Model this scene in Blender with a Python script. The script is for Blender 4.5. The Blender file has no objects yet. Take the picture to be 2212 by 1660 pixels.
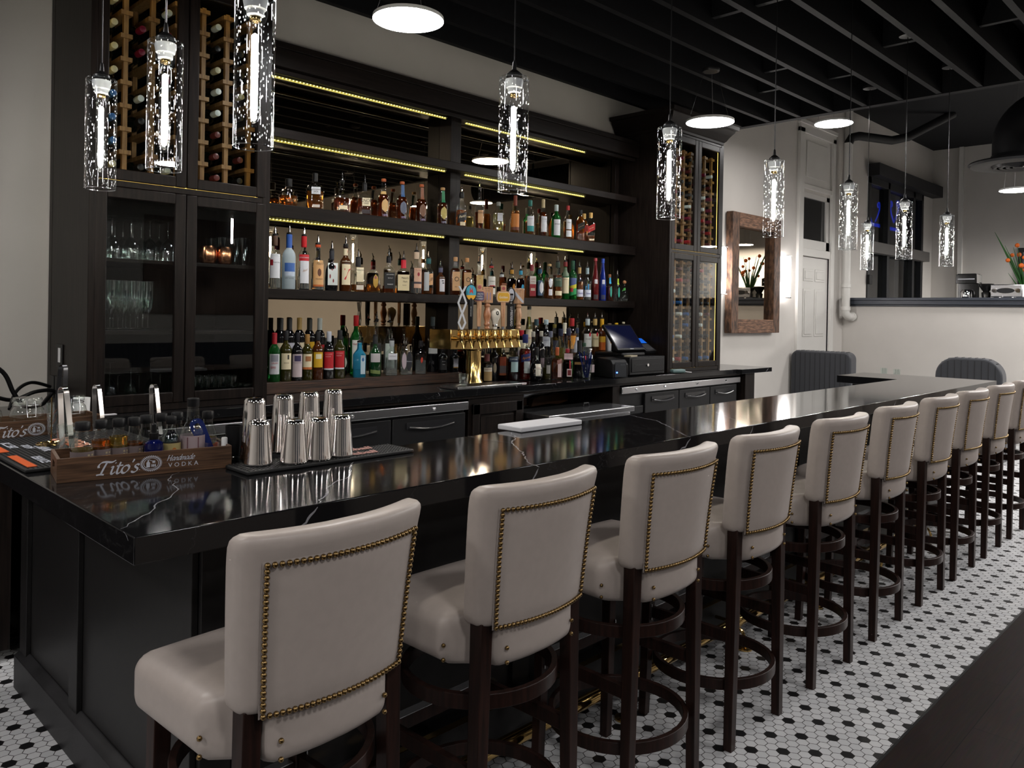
import bpy, bmesh, math, random
from math import pi, sin, cos, radians, sqrt
from mathutils import Vector, Matrix
random.seed(7)
S = bpy.context.scene
C = S.collection

# ------------------------------------------------------------------ camera
FPX, YAW, PITCH, ROLL, PY, CAMZ = 1713.83, 0.779746, -0.0044947, 0.01701, 684.32, 1.5
_f = Vector((cos(YAW)*cos(PITCH), sin(YAW)*cos(PITCH), sin(PITCH)))
_r = Vector((sin(YAW), -cos(YAW), 0)); _u = _r.cross(_f)
RIGHT = cos(ROLL)*_r + sin(ROLL)*_u; UP = -sin(ROLL)*_r + cos(ROLL)*_u; FWD = _f
cam = bpy.data.cameras.new('camera'); co = bpy.data.objects.new('camera', cam); C.objects.link(co)
co.matrix_world = Matrix(((RIGHT.x, UP.x, -FWD.x, 0), (RIGHT.y, UP.y, -FWD.y, 0), (RIGHT.z, UP.z, -FWD.z, CAMZ), (0, 0, 0, 1)))
cam.sensor_width = 36; cam.lens = FPX*36/2212; cam.shift_y = -(830-PY)/2212; cam.clip_start = .05
S.camera = co

def at(px, py, ax, v):
    """survey helper: where the sight line of a measured photo point meets a real plane (ax 0/1/2 = x/y/z)"""
    d = RIGHT*((px-1106)/FPX) - UP*((py-PY)/FPX) + FWD
    o = Vector((0, 0, CAMZ)); return o + d*((v-o[ax])/d[ax])

# ------------------------------------------------------------------ materials
_m = {}
def _new(name):
    m = bpy.data.materials.new(name); m.use_nodes = True; nt = m.node_tree
    for n in list(nt.nodes): nt.nodes.remove(n)
    out = nt.nodes.new('ShaderNodeOutputMaterial'); return m, nt, out
def N(nt, t, **kw):
    n = nt.nodes.new(t)
    for k, v in kw.items():
        if k.startswith('i_'):
            n.inputs[k[2:].replace('_', ' ')].default_value = v
        else: setattr(n, k, v)
    return n
def L(nt, a, b): nt.links.new(a, b)
def pbr(name, col, rough=.5, metal=0, spec=.5, coat=0, trans=0, ior=1.45, noise=0, nscale=8, stretch=(1, 1, 1), col2=None, bump=0, emit=None, es=0, sheen=0):
    if name in _m: return _m[name]
    m, nt, out = _new(name); p = N(nt, 'ShaderNodeBsdfPrincipled')
    c = (*col, 1); p.inputs['Base Color'].default_value = c
    p.inputs['Roughness'].default_value = rough; p.inputs['Metallic'].default_value = metal
    p.inputs['Specular IOR Level'].default_value = spec; p.inputs['Coat Weight'].default_value = coat
    p.inputs['Coat Roughness'].default_value = .08
    p.inputs['Transmission Weight'].default_value = trans; p.inputs['IOR'].default_value = ior
    if sheen: p.inputs['Sheen Weight'].default_value = sheen
    if emit: p.inputs['Emission Color'].default_value = (*emit, 1); p.inputs['Emission Strength'].default_value = es
    if noise or bump:
        tc = N(nt, 'ShaderNodeTexCoord'); mp = N(nt, 'ShaderNodeMapping'); mp.inputs['Scale'].default_value = stretch
        L(nt, tc.outputs['Object'], mp.inputs['Vector'])
        nz = N(nt, 'ShaderNodeTexNoise', i_Scale=nscale, i_Detail=5.0); L(nt, mp.outputs[0], nz.inputs['Vector'])
        if noise:
            r = N(nt, 'ShaderNodeValToRGB'); c2 = col2 or tuple(min(1, x*(1+noise)) for x in col)
            r.color_ramp.elements[0].position = .38; r.color_ramp.elements[1].position = .66
            r.color_ramp.elements[0].color = c; r.color_ramp.elements[1].color = (*c2, 1)
            L(nt, nz.outputs[0], r.inputs[0]); L(nt, r.outputs[0], p.inputs['Base Color'])
        if bump:
            b = N(nt, 'ShaderNodeBump', i_Strength=bump, i_Distance=.002); L(nt, nz.outputs[0], b.inputs['Height']); L(nt, b.outputs[0], p.inputs['Normal'])
    L(nt, p.outputs[0], out.inputs[0]); _m[name] = m; return m
def emis(name, col, st):
    if name in _m: return _m[name]
    m, nt, out = _new(name); e = N(nt, 'ShaderNodeEmission'); e.inputs[0].default_value = (*col, 1); e.inputs[1].default_value = st
    L(nt, e.outputs[0], out.inputs[0]); _m[name] = m; return m
def thin(name, tint=(1, 1, 1), base=.05, edge=.5, gcol=(1, 1, 1), seeds=0, rough=0.0, frost=0):
    """thin-walled glass: clear straight through, mirror-like towards grazing; optional air bubbles (seeds) that scatter light"""
    if name in _m: return _m[name]
    m, nt, out = _new(name)
    tr = N(nt, 'ShaderNodeBsdfTransparent'); tr.inputs[0].default_value = (*tint, 1)
    gl = N(nt, 'ShaderNodeBsdfGlossy'); gl.inputs[0].default_value = (*gcol, 1); gl.inputs['Roughness'].default_value = rough
    lw = N(nt, 'ShaderNodeLayerWeight'); lw.inputs[0].default_value = .35
    ml = N(nt, 'ShaderNodeMath', operation='MULTIPLY_ADD'); pw = N(nt, 'ShaderNodeMath', operation='POWER'); pw.inputs[1].default_value = 2.2
    L(nt, lw.outputs['Facing'], pw.inputs[0]); L(nt, pw.outputs[0], ml.inputs[0]); ml.inputs[1].default_value = edge; ml.inputs[2].default_value = base
    mx = N(nt, 'ShaderNodeMixShader'); L(nt, ml.outputs[0], mx.inputs[0]); L(nt, tr.outputs[0], mx.inputs[1]); L(nt, gl.outputs[0], mx.inputs[2])
    last = mx
    if seeds:
        tc = N(nt, 'ShaderNodeTexCoord'); mp = N(nt, 'ShaderNodeMapping'); mp.inputs['Scale'].default_value = (1, 1, .45)
        L(nt, tc.outputs['Object'], mp.inputs['Vector'])
        v = N(nt, 'ShaderNodeTexVoronoi', i_Scale=150.0); L(nt, mp.outputs[0], v.inputs['Vector'])
        lt = N(nt, 'ShaderNodeMath', operation='LESS_THAN'); L(nt, v.outputs['Distance'], lt.inputs[0]); lt.inputs[1].default_value = .23
        sp = N(nt, 'ShaderNodeSeparateColor'); L(nt, v.outputs['Color'], sp.inputs[0])
        gt = N(nt, 'ShaderNodeMath', operation='GREATER_THAN'); L(nt, sp.outputs[0], gt.inputs[0]); gt.inputs[1].default_value = .45
        mm = N(nt, 'ShaderNodeMath', operation='MULTIPLY'); L(nt, lt.outputs[0], mm.inputs[0]); L(nt, gt.outputs[0], mm.inputs[1])
        ms = N(nt, 'ShaderNodeMath', operation='MULTIPLY'); L(nt, mm.outputs[0], ms.inputs[0]); ms.inputs[1].default_value = seeds
        tl = N(nt, 'ShaderNodeBsdfTranslucent'); tl.inputs[0].default_value = (.9, .95, 1, 1)
        m2 = N(nt, 'ShaderNodeMixShader'); L(nt, ms.outputs[0], m2.inputs[0]); L(nt, mx.outputs[0], m2.inputs[1]); L(nt, tl.outputs[0], m2.inputs[2]); last = m2
    if frost:
        tl = N(nt, 'ShaderNodeBsdfTranslucent'); tl.inputs[0].default_value = (.8, .9, .95, 1)
        df = N(nt, 'ShaderNodeBsdfDiffuse'); df.inputs[0].default_value = (.7, .8, .85, 1)
        a = N(nt, 'ShaderNodeMixShader'); a.inputs[0].default_value = .5; L(nt, tl.outputs[0], a.inputs[1]); L(nt, df.outputs[0], a.inputs[2])
        m2 = N(nt, 'ShaderNodeMixShader'); m2.inputs[0].default_value = frost; L(nt, mx.outputs[0], m2.inputs[1]); L(nt, a.outputs[0], m2.inputs[2]); last = m2
    L(nt, last.outputs[0], out.inputs[0]); _m[name] = m; return m

def paint(name, col, rough=.6): return pbr(name, col, rough, noise=.06, nscale=2.5)
WOOD = pbr('espresso_wood', (.0062, .0044, .0039), .38, spec=.17, noise=.9, nscale=5, stretch=(1, 1, 14), col2=(.0125, .0086, .0073), bump=.15)
WOODX = pbr('espresso_wood_long', (.0068, .0049, .0043), .42, spec=.15, noise=.9, nscale=5, stretch=(14, 1, 1), col2=(.0115, .0080, .0068), bump=.15)
WOODX.node_tree.nodes['Mapping'].inputs['Scale'].default_value = (1, 14, 14)
WOOD.node_tree.nodes['Mapping'].inputs['Scale'].default_value = (14, 14, 1)
RUSTW = pbr('rough_stained_plank', (.018, .011, .008), .45, noise=3, nscale=4, stretch=(1.2, 22, 22), col2=(.075, .036, .022), bump=.4)
BASEP = pbr('bar_panel_black', (.0165, .0155, .0155), .42, spec=.35, noise=.2, nscale=30)
BLACKM = pbr('black_metal', (.012, .012, .013), .35, metal=.3)
MATTEB = pbr('matte_black', (.008, .008, .009), .7)
CEILB = pbr('ceiling_black', (.0032, .0034, .0044), .6, spec=.2, noise=.4, nscale=20)
BRASS = pbr('polished_brass', (.60, .40, .15), .13, metal=1)
DBRASS = pbr('antique_brass', (.25, .165, .07), .3, metal=1)
STEEL = pbr('brushed_steel', (.55, .55, .57), .26, metal=1, noise=.1, nscale=60, stretch=(.2, 6, 6))
CHROME = pbr('chrome', (.85, .85, .86), .06, metal=1)
SHAKER = pbr('polished_tin', (.82, .79, .77), .09, metal=1)
COPPER = pbr('hammered_copper', (.85, .38, .20), .18, metal=1, bump=.3, nscale=160)
LEATHER = pbr('taupe_leather', (.42, .365, .335), .38, spec=.45, noise=.05, nscale=40, bump=.05)
PIPING = pbr('taupe_piping', (.36, .31, .285), .42)
LEGW = pbr('dark_leg_wood', (.015, .008, .0065), .4, spec=.22, noise=.8, nscale=6, stretch=(14, 14, 1), col2=(.03, .013, .010))
WALL = paint('warm_greige_paint', (.50, .475, .445))
DOORP = paint('off_white_gloss', (.60, .585, .555), .4)
SLATE = pbr('slate_blue_paint', (.030, .036, .050), .4)
PINE = pbr('rack_pine', (.30, .17, .065), .5, noise=.5, nscale=9, stretch=(10, 10, 1), col2=(.17, .085, .033))
WALNUT = pbr('walnut_crate', (.055, .027, .014), .45, noise=1, nscale=7, stretch=(1.2, 25, 25), col2=(.15, .078, .042))
RECLAIM = pbr('reclaimed_timber', (.034, .016, .009), .6, noise=1, nscale=10, stretch=(5, 3, 1.2), col2=(.16, .08, .044), bump=.6)
BOOTH = pbr('charcoal_vinyl', (.024, .026, .032), .55, sheen=.2)
MIRROR = pbr('mirror_bronze', (.46, .375, .265), .0, metal=1)
CABGLASS = thin('cabinet_glass', (.88, .9, .9), .022, .26)
PGLASS = thin('seeded_glass', (.95, .97, .985), .03, .45, seeds=.6)
GLASSW = thin('drinking_glass', (.95, .98, .97), .09, .75)
BLUEGL = pbr('cobalt', (.005, .02, .16), .08, trans=.5)
LEDG = emis('led_diode_yellow', (1, .88, .24), 1.7)
DISC = emis('led_panel_white', (1, .97, .95), 15)
BULB = emis('filament_white', (1, .93, .80), 60)
SCON = emis('sconce_white', (1, .95, .93), 9)
WARM = emis('warm_cabinet_strip', (1, .64, .14), 1.0)
NEON = emis('blue_neon', (.02, .06, 1), .8)
WHITEP = pbr('white_plastic', (.75, .75, .76), .4)
PAPER = pbr('paper', (.72, .70, .74), .7)
BLACKP = pbr('black_plastic', (.007, .007, .008), .42, spec=.28)
RUBBER = pbr('black_rubber', (.009, .009, .010), .6)

def smooth(P, k=6):
    P = [Vector(p) for p in P]; out = []
    for i in range(len(P)-1):
        a, b, c, d = P[max(i-1, 0)], P[i], P[i+1], P[min(i+2, len(P)-1)]
        for j in range(k):
            s = j/k; out.append(.5*(2*b+(c-a)*s+(2*a-5*b+4*c-d)*s*s+(3*b-a-3*c+d)*s**3))
    return out+[P[-1]]
# ------------------------------------------------------------------ mesh builder
class MB:
    def __init__(s): s.bm = bmesh.new(); s.mats = []
    def mi(s, m):
        if m is None: return 0
        if m not in s.mats: s.mats.append(m)
        return s.mats.index(m)
    def face(s, vs, m=None):
        try:
            f = s.bm.faces.new([v if isinstance(v, bmesh.types.BMVert) else s.bm.verts.new(v) for v in vs])
            f.material_index = s.mi(m); return f
        except ValueError: return None
    def box(s, x0, x1, y0, y1, z0, z1, m=None, M=None):
        v = [s.bm.verts.new((M @ Vector(p)) if M else p) for p in ((x0, y0, z0), (x1, y0, z0), (x1, y1, z0), (x0, y1, z0), (x0, y0, z1), (x1, y0, z1), (x1, y1, z1), (x0, y1, z1))]
        for q in ((0, 3, 2, 1), (4, 5, 6, 7), (0, 1, 5, 4), (1, 2, 6, 5), (2, 3, 7, 6), (3, 0, 4, 7)): s.face([v[i] for i in q], m)
        return s
    def ring(s, c, ax, r, n=16, ph=0):
        ax = Vector(ax).normalized(); a = ax.orthogonal().normalized(); b = ax.cross(a)
        return [s.bm.verts.new(Vector(c) + a*(r*cos(ph+2*pi*i/n)) + b*(r*sin(ph+2*pi*i/n))) for i in range(n)]
    def bridge(s, A, B, m=None):
        n = len(A)
        for i in range(n): s.face((A[i], A[(i+1) % n], B[(i+1) % n], B[i]), m)
    def cyl(s, p0, p1, r0, r1=None, n=16, m=None, cap=True):
        p0, p1 = Vector(p0), Vector(p1); r1 = r0 if r1 is None else r1
        A = s.ring(p0, p1-p0, r0, n); B = s.ring(p1, p1-p0, r1, n); s.bridge(A, B, m)
        if cap: s.face(A[::-1], m); s.face(B, m)
        return s
    def lathe(s, prof, n=24, m=None, cap=(True, True), c=(0, 0, 0), sx=1, sy=1, p=None, rot=0):
        rings = []
        for k, (r, z) in enumerate(prof):
            q = p[k] if p else 2; R = []
            for i in range(n):
                t = 2*pi*i/n; ct, st = cos(t), sin(t)
                f = (abs(ct)**q + abs(st)**q)**(-1/q) if q != 2 else 1
                x, y = r*f*ct*sx, r*f*st*sy
                R.append(s.bm.verts.new((c[0]+x*cos(rot)-y*sin(rot), c[1]+x*sin(rot)+y*cos(rot), c[2]+z)))
            rings.append(R)
        for a, b in zip(rings, rings[1:]): s.bridge(a, b, m)
        if cap[0]: s.face(rings[0][::-1], m)
        if cap[1]: s.face(rings[-1], m)
        return s
    def tube(s, pts, r, n=8, m=None, closed=False):
        P = [Vector(p) for p in pts]; rings = []; k = len(P); prev = None
        for i in range(k):
            if closed: d = P[(i+1) % k]-P[i-1]
            else: d = P[min(i+1, k-1)]-P[max(i-1, 0)]
            d.normalize()
            a = (prev - d*prev.dot(d)).normalized() if prev is not None and (prev - d*prev.dot(d)).length > 1e-4 else d.orthogonal().normalized()
            prev = a; b = d.cross(a); rr = r[i] if isinstance(r, (list, tuple)) else r
            rings.append([s.bm.verts.new(P[i] + a*(rr*cos(2*pi*j/n)) + b*(rr*sin(2*pi*j/n))) for j in range(n)])
        for i in range(k-1): s.bridge(rings[i], rings[i+1], m)
        if closed: s.bridge(rings[-1], rings[0], m)
        else: s.face(rings[0][::-1], m); s.face(rings[-1], m)
        return s
    def prism(s, poly, a, b, ax='z', m=None):
        """2-D outline extruded from a to b along an axis"""
        def P(u, v, w): return {'z': (u, v, w), 'y': (u, w, v), 'x': (w, u, v)}[ax]
        A = [s.bm.verts.new(P(u, v, a)) for u, v in poly]; B = [s.bm.verts.new(P(u, v, b)) for u, v in poly]
        s.bridge(A, B, m); s.face(A[::-1], m); s.face(B, m); return s
    def rbox(s, hx, hy, hz, r, n=8, warp=None, c=(0, 0, 0), m=None):
        """rounded cushion-like box, optionally bent by warp(Vector)"""
        t = bmesh.new(); bmesh.ops.create_cube(t, size=2)
        bmesh.ops.subdivide_edges(t, edges=t.edges[:], cuts=n, use_grid_fill=True)
        h = Vector((hx, hy, hz)); mp = {}
        for v in t.verts:
            q = Vector([math.copysign(abs(v.co[i])**.6, v.co[i])*h[i] for i in range(3)])
            cl = Vector([max(-(h[i]-r), min(h[i]-r, q[i])) for i in range(3)]); d = q-cl
            w = cl + (d.normalized()*r if d.length > 1e-9 else d)
            if warp: w = warp(w)
            mp[v.index] = s.bm.verts.new(w + Vector(c))
        t.verts.index_update()
        for f in t.faces: s.face([mp[v.index] for v in f.verts], m)
        t.free(); return s
    def sphere(s, c, r, m=None, u=12, v=8, sz=1):
        s.lathe([(r*sin(pi*k/v) if 0 < k < v else r*.02, -r*cos(pi*k/v)*sz) for k in range(v+1)], u, m, c=c); return s
    def build(s, name, mat=None, parent=None, loc=None, bevel=0, ang=38, smooth=True, seg=2):
        bmesh.ops.recalc_face_normals(s.bm, faces=s.bm.faces[:])
        me = bpy.data.meshes.new(name); s.bm.to_mesh(me); s.bm.free()
        for m in (s.mats or [mat]): me.materials.append(m)
        if smooth:
            me.shade_smooth(); me.set_sharp_from_angle(angle=radians(ang))
        o = bpy.data.objects.new(name, me); C.objects.link(o)
        if parent: o.parent = parent
        if loc: o.location = loc
        if bevel:
            b = o.modifiers.new('bevel', 'BEVEL'); b.width = bevel; b.segments = seg; b.limit_method = 'ANGLE'
        return o
USED = set()
def tag(o, label, cat, group=None):
    o['label'] = label; o['category'] = cat
    if group: o['group'] = group
    return o
def thing(name, label, cat, loc=(0, 0, 0), rz=0, group=None):
    o = bpy.data.objects.new(name, None); C.objects.link(o); o.location = loc; o.rotation_euler = (0, 0, rz); o.empty_display_size = .05
    return tag(o, label, cat, group)
ORD = ('first', 'second', 'third', 'fourth', 'fifth', 'sixth', 'seventh', 'eighth', 'ninth', 'tenth', 'eleventh')
def struct(o): o['kind'] = 'structure'; return o
def dup(root, loc=None, rz=None, label=None, group=None):
    r = root.copy(); C.objects.link(r)
    if loc is not None: r.location = loc
    if rz is not None: r.rotation_euler = (root.rotation_euler[0], root.rotation_euler[1], rz)
    if label: r['label'] = label
    if group: r['group'] = group
    for ch in list(root.children):
        c = ch.copy(); C.objects.link(c); c.parent = r
        for g in list(ch.children):
            d = g.copy(); C.objects.link(d); d.parent = c
    return r
def box1(name, x0, x1, y0, y1, z0, z1, m, parent=None, bevel=.002):
    return MB().box(x0, x1, y0, y1, z0, z1).build(name, m, parent, bevel=bevel)
def setmat(o, m):
    o.data = o.data.copy(); o.data.materials.clear(); o.data.materials.append(m); return o
_tx = {}
def text_mesh(s, size, shear=0, bold=0, sx=1):
    key = (s, round(size, 5), shear, bold, sx)
    if key in _tx: return _tx[key]
    cu = bpy.data.curves.new('t', 'FONT'); cu.body = s; cu.size = size; cu.shear = shear; cu.align_x = 'CENTER'; cu.align_y = 'CENTER'; cu.offset = bold; cu.resolution_u = 2
    o = bpy.data.objects.new('t', cu); C.objects.link(o); dg = bpy.context.evaluated_depsgraph_get()
    me = bpy.data.meshes.new_from_object(o.evaluated_get(dg)); bpy.data.objects.remove(o); bpy.data.curves.remove(cu)
    for v in me.vertices: v.co.x *= sx
    _tx[key] = me; return me
def text(name, s, size, mat, parent, fn, shear=0, bold=0, sx=1):
    """lettering laid on a surface: fn(u, v) -> local point"""
    me = text_mesh(s, size, shear, bold, sx).copy(); me.name = name
    for v in me.vertices: v.co = fn(v.co.x, v.co.y)
    me.materials.clear(); me.materials.append(mat)
    o = bpy.data.objects.new(name, me); C.objects.link(o); o.parent = parent; return o
# ------------------------------------------------------------------ floor
YW = 4.507; ZB = 1.045; ZC = 1.0; TP = .0411
def floor_mats():
    m, nt, out = _new('hex_mosaic'); p = N(nt, 'ShaderNodeBsdfPrincipled')
    tc = N(nt, 'ShaderNodeTexCoord')
    def vm(op, a=None, b=None, c=None):
        n = N(nt, 'ShaderNodeVectorMath', operation=op)
        for i, x in enumerate((a, b, c)):
            if x is None: continue
            if isinstance(x, tuple): n.inputs[i].default_value = x
            else: L(nt, x, n.inputs[i])
        return n
    def mt(op, a, b=None):
        n = N(nt, 'ShaderNodeMath', operation=op)
        for i, x in enumerate((a, b)):
            if x is None: continue
            if isinstance(x, (int, float)): n.inputs[i].default_value = x
            else: L(nt, x, n.inputs[i])
        return n.outputs[0]
    def near(P, sx, sy):
        h = (sx/2, sy/2, 1); mh = (-sx/2, -sy/2, -1)
        a = vm('WRAP', P, h, mh); sh = vm('SUBTRACT', P, (sx/2, sy/2, 0)); b = vm('WRAP', sh.outputs[0], h, mh)
        la = vm('LENGTH', a.outputs[0]).outputs['Value']; lb = vm('LENGTH', b.outputs[0]).outputs['Value']
        f = mt('LESS_THAN', la, lb)
        mx = N(nt, 'ShaderNodeMix', data_type='VECTOR'); L(nt, f, mx.inputs['Factor']); L(nt, b.outputs[0], mx.inputs[4]); L(nt, a.outputs[0], mx.inputs[5])
        return mx.outputs[1], mt('MINIMUM', la, lb)
    p0 = vm('MULTIPLY', tc.outputs['Object'], (1, 1, 0)); P = vm('ADD', p0.outputs[0], (.012, -.006, 0)).outputs[0]
    gv, _ = near(P, sqrt(3)*TP, TP)
    ctr = vm('SUBTRACT', P, gv).outputs[0]
    _, bd = near(ctr, 2*sqrt(3)*TP, 4*TP)
    black = mt('LESS_THAN', bd, TP*.3)
    ab = vm('ABSOLUTE', gv).outputs[0]; sp = N(nt, 'ShaderNodeSeparateXYZ'); L(nt, ab, sp.inputs[0])
    hd = mt('MAXIMUM', sp.outputs[1], mt('ADD', mt('MULTIPLY', sp.outputs[0], .8660254), mt('MULTIPLY', sp.outputs[1], .5)))
    grout = mt('GREATER_THAN', hd, TP*.5-.0013)
    wn = N(nt, 'ShaderNodeTexWhiteNoise', noise_dimensions='3D'); sn = vm('SNAP', ctr, (.005, .005, 1)); L(nt, sn.outputs[0], wn.inputs['Vector'])
    cr = N(nt, 'ShaderNodeValToRGB'); cr.color_ramp.elements[0].color = (.58, .585, .60, 1); cr.color_ramp.elements[1].color = (.68, .68, .69, 1)
    L(nt, wn.outputs['Value'], cr.inputs[0])
    m1 = N(nt, 'ShaderNodeMix', data_type='RGBA'); L(nt, black, m1.inputs['Factor']); L(nt, cr.outputs[0], m1.inputs[6]); m1.inputs[7].default_value = (.010, .010, .011, 1)
    m2 = N(nt, 'ShaderNodeMix', data_type='RGBA'); L(nt, grout, m2.inputs['Factor']); L(nt, m1.outputs[2], m2.inputs[6]); m2.inputs[7].default_value = (.022, .017, .015, 1)
    L(nt, m2.outputs[2], p.inputs['Base Color'])
    ro = mt('ADD', mt('MULTIPLY', grout, .4), .34); L(nt, ro, p.inputs['Roughness'])
    b = N(nt, 'ShaderNodeBump', i_Strength=.4, i_Distance=.001, invert=True); L(nt, grout, b.inputs['Height']); L(nt, b.outputs[0], p.inputs['Normal'])
    L(nt, p.outputs[0], out.inputs[0])
    w, nt, out = _new('dark_plank_floor'); p = N(nt, 'ShaderNodeBsdfPrincipled', i_Roughness=.58); p.inputs['Specular IOR Level'].default_value = .04
    tc = N(nt, 'ShaderNodeTexCoord')
    br = N(nt, 'ShaderNodeTexBrick', offset=.37); br.inputs['Scale'].default_value = 1; br.inputs['Brick Width'].default_value = 1.25; br.inputs['Row Height'].default_value = .165
    br.inputs['Mortar Size'].default_value = .0012; br.inputs['Color1'].default_value = (.016, .0095, .0085, 1); br.inputs['Color2'].default_value = (.036, .0225, .0200, 1); br.inputs['Mortar'].default_value = (.005, .004, .004, 1)
    L(nt, tc.outputs['Object'], br.inputs['Vector'])
    mp = N(nt, 'ShaderNodeMapping'); mp.inputs['Scale'].default_value = (1.5, 22, 1); L(nt, tc.outputs['Object'], mp.inputs[0])
    nz = N(nt, 'ShaderNodeTexNoise', i_Scale=5.0, i_Detail=6.0); L(nt, mp.outputs[0], nz.inputs['Vector'])
    mx = N(nt, 'ShaderNodeMix', data_type='RGBA', blend_type='MULTIPLY'); mx.inputs['Factor'].default_value = .75; L(nt, br.outputs[0], mx.inputs[6]); L(nt, nz.outputs['Color'], mx.inputs[7])
    gm = N(nt, 'ShaderNodeBrightContrast'); gm.inputs['Bright'].default_value = .003; L(nt, mx.outputs[2], gm.inputs[0])
    L(nt, gm.outputs[0], p.inputs['Base Color'])
    bp = N(nt, 'ShaderNodeBump', i_Strength=.25, i_Distance=.001); L(nt, nz.outputs[0], bp.inputs['Height']); L(nt, bp.outputs[0], p.inputs['Normal'])
    L(nt, p.outputs[0], out.inputs[0]); return m, w
HEX, PLANK = floor_mats()
YT = .985
b = MB(); b.box(-4, 16.5, YT, YW, -.05, 0, HEX); b.box(-4, 16.5, -4.6, YT, -.05, 0, PLANK)
struct(b.build('floor', smooth=False))
struct(box1('trim_1', -4, 16.5, YT-.006, YT+.004, 0, .0015, BLACKM, bevel=0))

# ------------------------------------------------------------------ walls, ceiling
XE = 14.85; ZF = 4.43; ZJ = 3.40; XG = 7.25
def wall(name, *a, m=WALL): return struct(MB().box(*a).build(name, m, smooth=False))
wall('wall_front', -4, XE, -4.75, -4.6, 0, 4.6)
wall('wall_left', -4.15, -4, -4.6, YW, 0, 4.6)
wall('wall_far', XE, XE+.15, -4.6, YW+.6, 0, 4.6)
# back wall with openings for the door, its transom and the tall window
DX0, DX1 = 9.77, 10.63; WX0, WX1 = 11.95, 14.35
b = MB()
for q in ((-4, DX0, 0, 4.6), (DX0, DX1, 2.62+.5, 4.6), (DX1, WX0, 0, 4.6), (WX0, WX1, 0, 1.0), (WX0, WX1, 3.62, 4.6), (WX1, XE, 0, 4.6)):
    b.box(q[0], q[1], YW, YW+.14, q[2], q[3])
struct(b.build('wall_back', WALL, smooth=False))
struct(MB().box(-4, XG, -4.6, YW, 3.72, 3.8).build('ceiling', CEILB, smooth=False))
struct(MB().box(XG, XE, -4.6, YW, ZF, ZF+.1).build('ceiling_far', pbr('far_ceiling_black', (.0085, .009, .0105), .7, spec=.2), smooth=False))
struct(box1('ceiling_beam', XG-.02, XG+.06, -4.6, YW, ZJ-.004, 4.45, CEILB, bevel=0))
jb = MB().box(-4, XG-.02, -.022, .022, ZJ, ZJ+.30).build('ceiling_joist', CEILB); jb.location.y = 4.29; struct(jb)
y = 4.29
while y > -4.4:
    y -= .3045; j = jb.copy(); C.objects.link(j); j.location.y = y
bb = MB().box(-.02, .02, .024, .2805, ZJ+.05, ZJ+.26).build('ceiling_blocking', CEILB); struct(bb); bb.location = (1.2, 4.29-.3045, 0)
for i, (bx, k) in enumerate(((2.9, 9), (2.9, 7), (4.6, 8), (4.6, 6), (4.6, 5), (5.9, 7), (5.9, 9), (5.9, 4), (3.4, 5), (3.4, 3), (6.4, 5), (6.4, 3), (2.2, 4), (1.5, 6))):
    j = bb.copy(); C.objects.link(j); j.location = (bx, 4.29-.3045*(k+1), 0)
dk = MB()
pts = [(3.2+.035*i, 1.093+.02*sin(i*.02), 3.60) for i in range(90)]
dk.tube(pts, [.085+(.008 if i % 2 else 0) for i in range(90)], 14)
tag(dk.build('flexible_vent_duct', CEILB), 'black ribbed flexible air duct above the ceiling joists', 'duct')

# ------------------------------------------------------------------ half wall, cap, door, pipe
XH = 11.11
wall('wall_right', XH, XH+.16, -4.6, YW, 0, 1.70)
b = MB(); b.box(XH-.05, XH+.21, -4.6, YW-.02, 1.70, 1.755); b.box(XH-.02, XH, -4.6, YW-.02, 1.675, 1.70); b.box(XH-.065, XH+.22, -4.6, YW-.02, 1.755, 1.79)
struct(b.build('trim_2', SLATE, bevel=.004))
struct(box1('trim_3', XH-.02, XH+.10, YW-.06, YW, 1.79, ZF, DOORP))
struct(box1('baseboard_right', XH-.018, XH, -4.6, YW, 0, .14, DOORP))
struct(box1('baseboard_back', 7.5, 9.6, YW-.018, YW, 0, .14, DOORP))
# tall door with transom
cs = MB()
for x0, x1 in ((DX0-.13, DX0), (DX1, DX1+.10)): cs.box(x0, x1, YW-.035, YW+.02, 0, 3.92)
cs.box(DX0-.13, DX1+.10, YW-.035, YW+.02, 3.86, 3.98); cs.box(DX0-.15, DX1+.12, YW-.05, YW+.02, 3.97, 4.02)
cs.box(DX0, DX1, YW-.02, YW+.05, 2.30, 2.40); cs.box(DX0, DX1, YW-.03, YW+.05, 3.16, 3.22)
cs.box(DX0, DX1, YW-.005, YW+.03, 3.22, 3.86); cs.box(DX0+.1, DX1-.14, YW-.018, YW-.005, 3.32, 3.78)
dr = struct(cs.build('door_1', DOORP, bevel=.004))
MB().box(DX0, DX1, YW+.052, YW+.09, 0, 3.2).build('door_back', DOORP, dr)
lf = MB(); lf.box(DX0+.004, DX1-.004, YW+.015, YW+.05, .02, 2.29)
lf.build('door_leaf', DOORP, dr)
pm = MB()
for i in (0, 1):
    xa = DX0+.115+.345*i
    for z0, z1 in ((2.0-.02, 2.14), (1.26, 1.88), (.2, .98)):
        pm.box(xa, xa+.285, YW+.006, YW+.016, z0, z1); pm.box(xa+.03, xa+.255, YW-.002, YW+.006, z0+.03, z1-.03)
pm.build('door_panels', DOORP, dr, bevel=.006)
MB().box(DX0+.05, DX1-.09, YW+.03, YW+.038, 2.52, 3.06).build('transom_pane', pbr('night_glass', (.006, .007, .008), .04, spec=.6), dr)
tf = MB()
for q in ((DX0, DX0+.05, 2.4, 3.16), (DX1-.09, DX1, 2.4, 3.16), (DX0, DX1, 2.4, 2.52), (DX0, DX1, 3.06, 3.16)): tf.box(q[0], q[1], YW+.005, YW+.05, q[2], q[3])
tf.build('transom_frame', DOORP, dr, bevel=.003)
pp = MB(); px_ = XH-.19; py_ = YW-.12
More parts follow.
